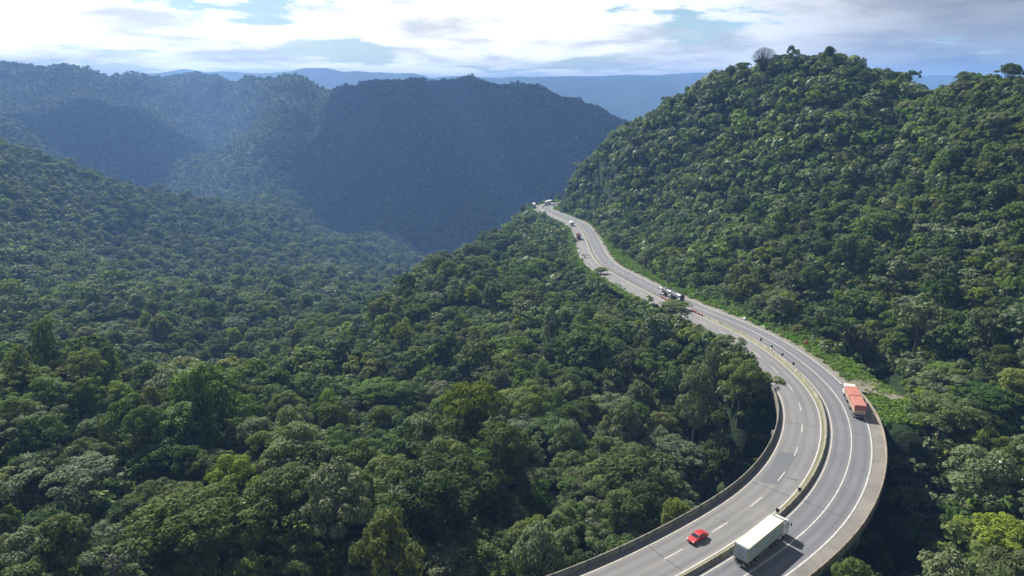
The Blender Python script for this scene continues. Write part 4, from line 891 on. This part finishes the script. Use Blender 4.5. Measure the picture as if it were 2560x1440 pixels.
# ------------------------------------------------------------------ saloon cars, vans, box lorries
def car(name, m, kind='saloon'):
    r = empty(name); W_ = .84
    if kind == 'saloon': prof = [(-2.1, .32), (2.08, .30), (2.15, .52), (2.05, .70), (1.15, .86), (.95, .88), (-1.25, .92), (-2.0, .93), (-2.14, .82), (-2.16, .5)]; cabp = [(1.0, .87), (.38, 1.34), (.1, 1.41), (-.75, 1.42), (-1.0, 1.36), (-1.62, .92)]
    else: prof = [(-1.9, .32), (1.88, .30), (1.95, .52), (1.9, .75), (1.1, .92), (.9, .95), (-1.5, .98), (-1.9, .98), (-1.95, .6)]; cabp = [(1.0, .93), (.35, 1.42), (.1, 1.49), (-1.2, 1.48), (-1.5, 1.40), (-1.86, .97)]
    b = MB(); b.prism(prof, -W_, W_, inset=.09); body = b.build('body', m, r)
    g = MB(); n = len(cabp); lo = [(p[0], -W_ + .05 if p[1] < 1.0 else -W_ + .20, p[1]) for p in cabp]; hi = [(p[0], -q, p[2]) for p, (_, q, _2) in zip(cabp, [(a, b_, c) for a, b_, c in lo]) for p in [(p[0], 0, p[1])]]
    vs = lo + hi; fs = [tuple(range(n))[::-1], tuple(range(n, 2 * n))] + [(i, (i + 1) % n, n + (i + 1) % n, n + i) for i in range(n)]; g.add(vs, fs); g.build('cabin', m, r)
    # glazing laid 3 mm proud
    def pane(nm, pts_): MB().add(pts_, [tuple(range(len(pts_)))]).build(nm, m_glass, r)
    a, b2 = cabp[0], cabp[1]; yl = W_ - .07; yh = W_ - .24
    nx, nz = (b2[1] - a[1]), -(b2[0] - a[0]); k = math.hypot(nx, nz); nx, nz = nx / k * .012, nz / k * .012
    pane('windscreen', [(a[0] - .05 + nx, -yl + .07, a[1] + .04 + nz), (a[0] - .05 + nx, yl - .07, a[1] + .04 + nz), (b2[0] + .04 + nx, yh, b2[1] - .03 + nz), (b2[0] + .04 + nx, -yh, b2[1] - .03 + nz)])
    a, b2 = cabp[-1], cabp[-2]
    pane('rear_window', [(a[0] + .06 - .012, yl - .09, a[1] + .05 + .01), (a[0] + .06 - .012, -yl + .09, a[1] + .05 + .01), (b2[0] - .03 - .012, -yh, b2[1] - .03 + .01), (b2[0] - .03 - .012, yh, b2[1] - .03 + .01)])
    for s_ in (-1, 1):
        for xa, xb, xta, xtb in ((.86, -.02, .40, -.02), (-.12, -1.35, -.12, -.92)):
            z0_, z1_ = .96, 1.35; y0_ = s_ * (W_ - .055 - .0 ); y1_ = s_ * (W_ - .185)
            P_ = [(xa, y0_, z0_), (xb, y0_, z0_), (xtb, y1_, z1_), (xta, y1_, z1_)]; pane('side_window', P_ if s_ > 0 else P_[::-1])
        MB().box(1.93, 2.12, min(s_ * .5, s_ * .8), max(s_ * .5, s_ * .8), .58, .74, .03).build('headlight', m_lamp, r)
        MB().box(-2.17, -2.02, min(s_ * .55, s_ * .82), max(s_ * .55, s_ * .82), .66, .84, .03).build('tail_light', m_tail, r)
        MB().box(.70, .85, min(s_ * .86, s_ * 1.0), max(s_ * .86, s_ * 1.0), .92, 1.04, .02).build('mirror', m, r)
        for x_ in (1.32, -1.28): wheel(r, x_, s_ * (W_ + .01), .31, .2)
    MB().box(2.08, 2.17, -.62, .62, .36, .50).build('grille', m_chas, r)
    return r
def copy_tree(o, parent=None):
    c = o.copy(); COL.objects.link(c); c.parent = parent
    for ch in list(o.children): copy_tree(ch, c)
    return c
def on_road(r, x, y, back=True, z=None, off=None):
    s_, o_ = s_at_px(x, y); o_ = off if off is not None else o_; q, h = frame(s_, o_, 0.005); q2, _ = frame(s_ + 6, o_); sl_ = math.asin((q2.z - q.z) / (q2 - q).length)
    r.location = q; r.rotation_euler = (0, sl_ if back else -sl_, h + (math.pi if back else 0))
c0 = car('car', m_red); tag(c0, 'red saloon car driving down the near bend by the dark parapet', 'car'); on_road(c0, 1746, 1350); c0.scale = (0.94,) * 3
cw = car('car', m_white, 'hatch'); tag(cw, 'white car nearest to us in the group on the distant bend', 'car', 'far vehicles on the last bend'); on_road(cw, 1357, 529.5, off=-3.2)
cw2 = copy_tree(cw); tag(cw2, 'white car just behind the grey lorry on the distant bend', 'car', 'far vehicles on the last bend'); on_road(cw2, 1350, 526, off=-6.6)
cw3 = copy_tree(cw); tag(cw3, 'white car farthest away where the road leaves sight behind the hill', 'car', 'far vehicles on the last bend'); on_road(cw3, 1375, 511.8, False, off=2.6)
def box_lorry(mc, mb, mt=None, ln=8.5, hb=3.6):
    r = empty('box_lorry'); cab(r, mc, 1.9, 2.4, .7, 2.9, defl=False)
    MB().box(-ln, -.4, -.45, .45, .6, .95).build('chassis', m_chas, r)
    b = MB(); b.box(-ln, -2.2, -1.22, 1.22, 1.0, hb, .05); bo = b.build('cargo_box', mb, r)
    if mt: MB().box(-ln + .06, -2.26, -1.15, 1.15, hb + .002, hb + .03).build('roof', mt, bo)
    for x_ in (-1.3, -ln + 2.6, -ln + 1.5): [wheel(r, x_, s_ * 1.18, w=.5 if x_ < -2 else .3) for s_ in (-1, 1)]
    return r
r = box_lorry(m_maroon, m_maroon, None, 9, 3.5); tag(r, 'dark maroon box lorry coming down the far straight', 'lorry'); on_road(r, 1447, 601, off=-5.6)
r = box_lorry(m_white, m_white, m_boxtop, 7, 3.1); tag(r, 'white lorry with a dark windscreen coming down just beyond the maroon lorry', 'lorry'); on_road(r, 1427.5, 566, off=-5.2)
r = box_lorry(m_grey, m_grey, m_boxtop, 9, 3.9); tag(r, 'grey white roofed lorry leading the group on the distant bend', 'lorry', 'far vehicles on the last bend'); on_road(r, 1343, 521.5, off=-7.0)
r = box_lorry(m_white, m_white, m_boxtop, 9, 3.7); tag(r, 'white lorry at the far tip of the road beside the distant barrier', 'lorry', 'far vehicles on the last bend'); on_road(r, 1365, 512.6, off=-3.0)

# ------------------------------------------------------------------ marker posts on the barrier
def post():
    r = empty('marker_post'); m = MB(); m.tube([(0, 0, .9), (0, 0, 1.75)], .05, 6); m.build('post', m_chas, r); p = MB(); p.box(-.04, .04, -.32, .32, 1.35, 2.1, .03); p.build('plate', m_chas, r); return r
p0 = None
for x, y, lb in ((1955, 1303, 'small dark marker plate on the median barrier right behind the white lorry cab'), (2003.5, 1246, 'small dark marker plate on the median barrier in the middle of the near bend'), (1988, 923, 'dark marker plate on the median barrier, nearest of the four above the bend'),
                 (1958, 899, 'dark marker plate on the median barrier, second of the four above the bend'), (1922, 880, 'dark marker plate on the median beside a white block'), (1895, 862, 'dark marker plate on the median barrier, farthest of the four above the bend')):
    r = post() if p0 is None else copy_tree(p0); p0 = p0 or r; s_, o_ = s_at_px(x, y); q, h = frame(s_, 0.0); r.location = q; r.rotation_euler = (0, 0, h); tag(r, lb, 'marker post', 'marker plates on the median barrier')
wb = MB(); wb.box(-.5, .5, -.25, .25, .92, 1.3, .06); wbo = wb.build('white_block', m_white); s_, o_ = s_at_px(1925, 880); wbo.location, h = frame(s_); wbo.rotation_euler.z = h; tag(wbo, 'small white block on the median barrier next to a dark plate', 'block')

# ------------------------------------------------------------------ cones and barrels
def cone(h=1.0, r0=.26):
    r = empty('traffic_cone'); m = MB(); m.tube([(0, 0, .04), (0, 0, h)], [r0, .05], 12); m.build('cone_body', m_cone, r); b = MB(); b.box(-.32, .32, -.32, .32, 0, .05); b.build('base', m_chas, r)
    w = MB(); w.tube([(0, 0, h * .5), (0, 0, h * .68)], [r0 * .56, r0 * .42], 12); w.build('band', m_white, r); return r
k0 = cone(0.95, .28); first = True
CO = ['nearest', 'second', 'third', 'fourth', 'fifth', 'sixth', 'seventh', 'eighth', 'ninth', 'tenth', 'eleventh', 'twelfth']
def put_cones(ss, offs, lb, grp):
    global first
    for k_, (s_, o_) in enumerate(zip(ss, offs)):
        r = k0 if first else copy_tree(k0); first = False; q, h = frame(s_, o_, .01); r.location = q; r.rotation_euler = (0, 0, h); tag(r, CO[k_] + ' orange cone ' + lb, 'traffic cone', grp)
b_ = s_at_px(1656, 745)[0]; a_ = s_at_px(1692, 760)[0]
put_cones(np.linspace(a_, b_, 11), [0.0, -.3] * 6, 'from us in the row beside the tanker', 'orange cones beside the tanker')
b_ = s_at_px(1727, 778)[0]; a_ = s_at_px(1750, 789)[0]
put_cones(np.linspace(a_, b_, 7), [0.0, -.3] * 4, 'from us in the row behind the tanker', 'orange cones behind the tanker')
a_ = near_road(*[[v] for v in atZ(1493, 600, -93.5)[:2]])[1][0]; b_ = near_road(*[[v] for v in atZ(1466, 570, -96)[:2]])[1][0]
put_cones(np.linspace(a_, b_, 10), [8.6 + .1 * (k % 2) for k in range(10)], 'from us along the hill side shoulder of the far straight', 'orange cones along the far shoulder')

# ------------------------------------------------------------------ signs
r = empty('road_sign'); m = MB(); m.box(-.95, .95, -.03, .03, 1.6, 5.0, .01); pn = m.build('panel', m_grey, r)
ri = MB(); [ri.box(-.9, .9, -.08, -.032, z_, z_ + .08) for z_ in (2.0, 2.9, 3.8, 4.6)]; ri.build('brace', m_alu, pn)
for x_ in (-.7, .7): q_ = MB(); q_.tube([(x_, -.13, -.4), (x_, -.13, 4.9)], .05, 6); q_.build('post', m_alu, r)
s_, o_ = s_at_px(1664, 722); s_ += 2; q, h = frame(s_, 11.4, .3); r.location = q; r.rotation_euler = (0, 0, h - math.pi / 2 + .15); tag(r, 'tall grey sign panel seen from behind on the grass verge above the tanker', 'road sign')
r = empty('warning_sign'); m = MB(); 
m.add([(0, -.03, 1.0), (.72, -.03, 1.72), (0, -.03, 2.44), (-.72, -.03, 1.72), (0, .03, 1.0), (.72, .03, 1.72), (0, .03, 2.44), (-.72, .03, 1.72)], [(0, 1, 2, 3), (7, 6, 5, 4), (0, 4, 5, 1), (1, 5, 6, 2), (2, 6, 7, 3), (3, 7, 4, 0)]); m.build('plate', m_signo, r)
q_ = MB(); q_.tube([(0, .06, -.3), (0, .06, 1.9)], .04, 6); q_.build('post', m_alu, r); s_, o_ = s_at_px(1972, 872); q, h = frame(s_ , 11.9, .1); r.location = q; r.rotation_euler = (0, 0, h - math.pi / 2 + .1); tag(r, 'orange diamond shaped roadworks sign standing at the forest edge', 'sign')
wb = MB(); wb.prism([(-.6, 0), (.6, 0), (.5, .5), (.2, .75), (-.3, .7), (-.55, .4)], -.35, .35, inset=.08); wbo = wb.build('white_stone', m_white); s_, o_ = s_at_px(1838, 803); q, h = frame(s_, 10.6, 0.2); wbo.location = q; wbo.rotation_euler.z = h; tag(wbo, 'small white painted stone on the grass verge of the hill side', 'stone')

# ------------------------------------------------------------------ guard rails and retaining wall
def guard(s0, s1, off, label):
    r = empty('guard_rail'); tag(r, label, 'guard rail')
    strip('rail', m_grey, s0, s1, [off - .06, off - .03, off - .08, off - .03, off - .06], [.82, .74, .66, .58, .5], r)
    mk = MB()
    for s_ in np.arange(s0 + 1, s1, 4.0): q, h = frame(s_, off - .12); mk.box(q.x - .06, q.x + .06, q.y - .06, q.y + .06, q.z - .3, q.z + .8)
    o = mk.build('posts', m_grey, r); o.name = 'post_row'; o['kind'] = 'stuff'
    return r
ga = S_VIA_L + 7; gb = s_at_px(1740, 800)[0]
guard(ga, gb, -(1.15 + 2 * lw(gb) + .55) - .45, 'steel guard rail along the left edge between the viaduct and the retaining wall')
gc = s_at_px(1470, 612)[0]; gd = s_at_px(1452, 574)[0]
guard(gc, gd, -(1.15 + 2 * 3.42 + .75), 'short far guard rail on the left edge beside the maroon lorry')
wa = s_at_px(1625, 740)[0]; wb_ = s_at_px(1572, 710)[0]
r = empty('retaining_wall'); tag(r, 'stained concrete retaining wall with ribs holding up the left edge of the road', 'wall')
fo = lambda s: ocL(s) - .05
strip('wall_face', m_sh, wa, wb_, [fo, off_(fo, -.3), off_(fo, -.3)], [0.03, 0.03, -4.5], r)
rm = MB()
for s_ in np.arange(wa + .5, wb_, 2.2):
    q, h = frame(s_, float(fo(s_)) - .42, 0); c_, sn = math.cos(h), math.sin(h)
    base_ = [(-.18, -.16), (.18, -.16), (.18, .16), (-.18, .16)]; vs = [(q.x + a * c_ - b2 * sn, q.y + a * sn + b2 * c_, z_) for z_ in (q.z - 4.5, q.z - .1) for a, b2 in base_]
    rm.add(vs, [(0, 3, 2, 1), (4, 5, 6, 7), (0, 1, 5, 4), (1, 2, 6, 5), (2, 3, 7, 6), (3, 0, 4, 7)])
rm.build('rib', m_conc, r)
q_ = strip('coping', m_dark, wa - 8, wb_ + 8, [off_(fo, -.02), off_(fo, -.04), off_(fo, -.3), off_(fo, -.32)], [0.04, .55, .55, 0.04], r)

# turnout sheet and small things
to = sheet(po, m_dirt, 'turnout', -73.9, 0.50); tag(to, 'brown gravel turnout beside the end of the viaduct', kind='structure')

# ------------------------------------------------------------------ single trees
HW = {0: 'deep green', 1: 'mid green', 2: 'grey green', 3: 'olive', 4: 'bright yellow green'}
SW = ['round crowned', 'lumpy crowned', 'broad spreading', 'flat umbrella', 'slim upright', 'open branched']
def region(x, y, px_, py_):
    o, s_, zz_ = near_road([x], [y]); o = float(o[0]); s_ = float(s_[0])
    if abs(o) < 1e8:
        if s_ < S_VIA:
            if o < 0 and o > -34: return 'hard against the viaduct parapet'
            if o < 0: return 'below the viaduct bend on its left'
            if o < 40: return 'in the ravine right of the viaduct'
            return 'at the lower right of the viaduct'
        if o > 0: return 'on the hill above the orange lorry' if s_ < S_VIA + 45 else 'at the foot of the right hill'
        if o > -40: return 'left of the road where the parapet starts' if s_ < S_VIA + 60 else 'along the left road edge'
    if px_ > 1900: return 'on the lower right hillside'
    if px_ > 1150: return 'on the spur beside the valley' if py_ < 1100 else 'on the slope before the viaduct'
    if px_ > 560: return 'in the lower middle hollow' if py_ < 1150 else 'at the bottom edge left of centre'
    return 'on the far left shoulder' if py_ < 1120 else 'in the bottom left corner'
recs = []
def plant(x, y, z, sc_, si, v, h, rot_, lod=0, nm='tree'):
    r = empty(nm, (x, y, z - .3)); r.rotation_euler = rot_; r.scale = sc_
    cm, tm = PROTO[(si, v, h, lod)]
    for n_, me in (('crown', cm), ('trunk', tm)): o = bpy.data.objects.new(n_, me); COL.objects.link(o); o.parent = r
    return r
for i in IND:
    sz_ = 'tall' if TS[i] * TZS[i] > 1.1 else ('low' if TS[i] < .72 else 'medium')
    r = plant(TX[i], TY[i], TZ[i], tuple(scl[i]), int(TSH[i]), int(TV[i]), int(TH_[i]), tuple(rot[i]))
    recs.append((r, f"{sz_} {SW[TSH[i]]} {HW[TH_[i]]} tree", region(TX[i], TY[i], PX[i], PY[i]), PX[i], PY[i]))
# trees the photo shows by themselves
def special(px_, top, Y_, si, h, wid, v=0, label='', zmin=None):
    d = atY(px_, top, Y_); x, y = d[0], d[1]; g0 = float(ground_h([x], [y])[0])
    if zmin is not None: g0 = min(g0, zmin)
    hs = (d[2] - g0) / 12.2; rad = {0: 5.2, 1: 6.0, 2: 6.9, 3: 7.0, 4: 3.6, 5: 6.0}[si]; ws = wid / 2 / rad
    r = plant(x, y, g0 + .3, (ws, ws, hs), si, v, h, (0, 0, px_ * .37)); tag(r, label, 'tree'); return r
for a in SPECIAL: special(*a[:6], *a[6:])
# bare dome tree on the summit
d = atY(1913, 118, 402); g0 = float(ground_h([d[0]], [d[1]])[0]); r = empty('bare_tree', (d[0], d[1], g0)); tag(r, 'leafless dome shaped tree of fine grey twigs on the hill top skyline', 'tree')
H_ = d[2] - g0; tw = MB(); rg = random.Random(4); tk_ = MB(); tk_.tube([(0, 0, -1), (.3, 0, H_ * .45)], [.5, .35], 8); tk_.build('trunk', m_bark, r)
for k in range(150):
    a = k * 2.4; q_ = math.sqrt((k + .5) / 150) ; rr_ = 7.4 * q_; zt = H_ - (1 - math.sqrt(max(0, 1 - q_ * q_ * .92))) * 8.5
    p1 = (rr_ * .35 * math.cos(a), rr_ * .35 * math.sin(a), H_ * .55 + .5 * (zt - H_ * .55) * (1 - q_ * .3)); p2 = (rr_ * .85 * math.cos(a), rr_ * .85 * math.sin(a), zt - .9); e = (rr_ * math.cos(a), rr_ * math.sin(a), zt)
    tw.tube([(.3, 0, H_ * .42), p1, p2, e], [.12, .07, .045, .02], 4, cap=False)
    for j in range(3):
        b2 = a + rg.uniform(-.5, .5); e2 = (rr_ * 1.02 * math.cos(b2) + rg.uniform(-.6, .6), rr_ * 1.02 * math.sin(b2) + rg.uniform(-.6, .6), zt + rg.uniform(-.2, .5)); tw.tube([p2, e2], [.035, .015], 3, cap=False)
tw.build('twigs', m_bark, r)
# number look-alikes apart by where they stand in their own region
from collections import defaultdict
gr = defaultdict(list)
for rec in recs: gr[(rec[1], rec[2])].append(rec)
ORD = ['first', 'second', 'third', 'fourth', 'fifth', 'sixth', 'seventh', 'eighth', 'ninth', 'tenth', 'eleventh', 'twelfth', 'thirteenth', 'fourteenth', 'fifteenth', 'sixteenth']
for (a, b_), L_ in gr.items():
    L_.sort(key=lambda q: q[3]); n_ = len(L_)
    for k, rec in enumerate(L_):
        if n_ == 1: lb = f"{a} {b_}"
        elif k == 0: lb = f"leftmost {a} {b_}"
        elif k == n_ - 1: lb = f"rightmost {a} {b_}"
        elif k < 8: lb = f"{ORD[k]} from left {a} {b_}"
        else: lb = f"{ORD[min(n_ - 1 - k, 15)]} from right {a} {b_}"
        w_ = lb.split(); tag(rec[0], ' '.join(w_[:16]), 'tree', 'trees ' + b_)

# ------------------------------------------------------------------ the broken cloud deck whose shadow lies on the far mountain
ch_ = 1500.0; kx = math.sin(R(SUN_AZ)) / math.tan(R(SUN_EL)); ky = math.cos(R(SUN_AZ)) / math.tan(R(SUN_EL))
def cloud(name, cx, cy, rx, ry, seed, thr, label):
    n1_, n2_ = 90, 70; X_, Y_ = np.meshgrid(np.linspace(-1, 1, n1_), np.linspace(-1, 1, n2_)); wx_ = cx + X_ * rx; wy_ = cy + Y_ * ry
    d_ = 1 - (X_ ** 2 + Y_ ** 2) ** 0.5; dens = d_ * 1.5 + (fbm(wx_ / 520, wy_ / 520, 4, seed) - 0.5) * 1.7; t_ = np.clip(dens - thr, 0, 1) ** 0.6
    up = ch_ + 190 * t_ * (0.5 + fbm(wx_ / 160, wy_ / 160, 3, seed + 5)); lo = ch_ - 25 * t_
    ox, oy = kx * (ch_ + 40), ky * (ch_ + 40)
    V = np.concatenate([np.stack([wx_ + ox, wy_ + oy, up], -1).reshape(-1, 3), np.stack([wx_ + ox, wy_ + oy, lo], -1).reshape(-1, 3)]); F = []
    for j in range(n2_ - 1):
        for i_ in range(n1_ - 1):
            a = j * n1_ + i_
            if max(t_[j, i_], t_[j, i_ + 1], t_[j + 1, i_], t_[j + 1, i_ + 1]) > 0: F.append((a, a + 1, a + n1_ + 1, a + n1_)); b_ = a + n1_ * n2_; F.append((b_, b_ + n1_, b_ + n1_ + 1, b_ + 1))
    o = mesh_np(name, V, F, m_cloud, smooth=True); tag(o, label, kind='structure'); return o
m_cloud = mat('cloud_white', (0.8, 0.8, 0.8), 1.0, 0, 0.0)
for a in CLOUDS: cloud('cloud', *a)

hz = MB().box(-10500, 10500, -260, 9000, -1, 0); 
hb = bpy.data.materials.new('hazy_air'); hb.use_nodes = True; nt = hb.node_tree; nt.nodes.clear()
o_ = N(nt, 'ShaderNodeOutputMaterial'); v_ = N(nt, 'ShaderNodeVolumePrincipled')
v_.inputs['Color'].default_value = (0.25, 0.48, 1.0, 1); v_.inputs['Density'].default_value = HAZE_DENSITY; v_.inputs['Anisotropy'].default_value = 0.12
L(nt, v_.outputs[0], o_.inputs['Volume'])
zmin = float(min(gz.min(), ZZ.min())) - 1.0; zmax = float(max(gz.max(), ZZ.max())) + 20
hazeb = MB().box(-45200, 45200, -9800, 45200, zmin, zmax).build('haze', hb); tag(hazeb, 'thin blue haze filling the valley air', kind='stuff')
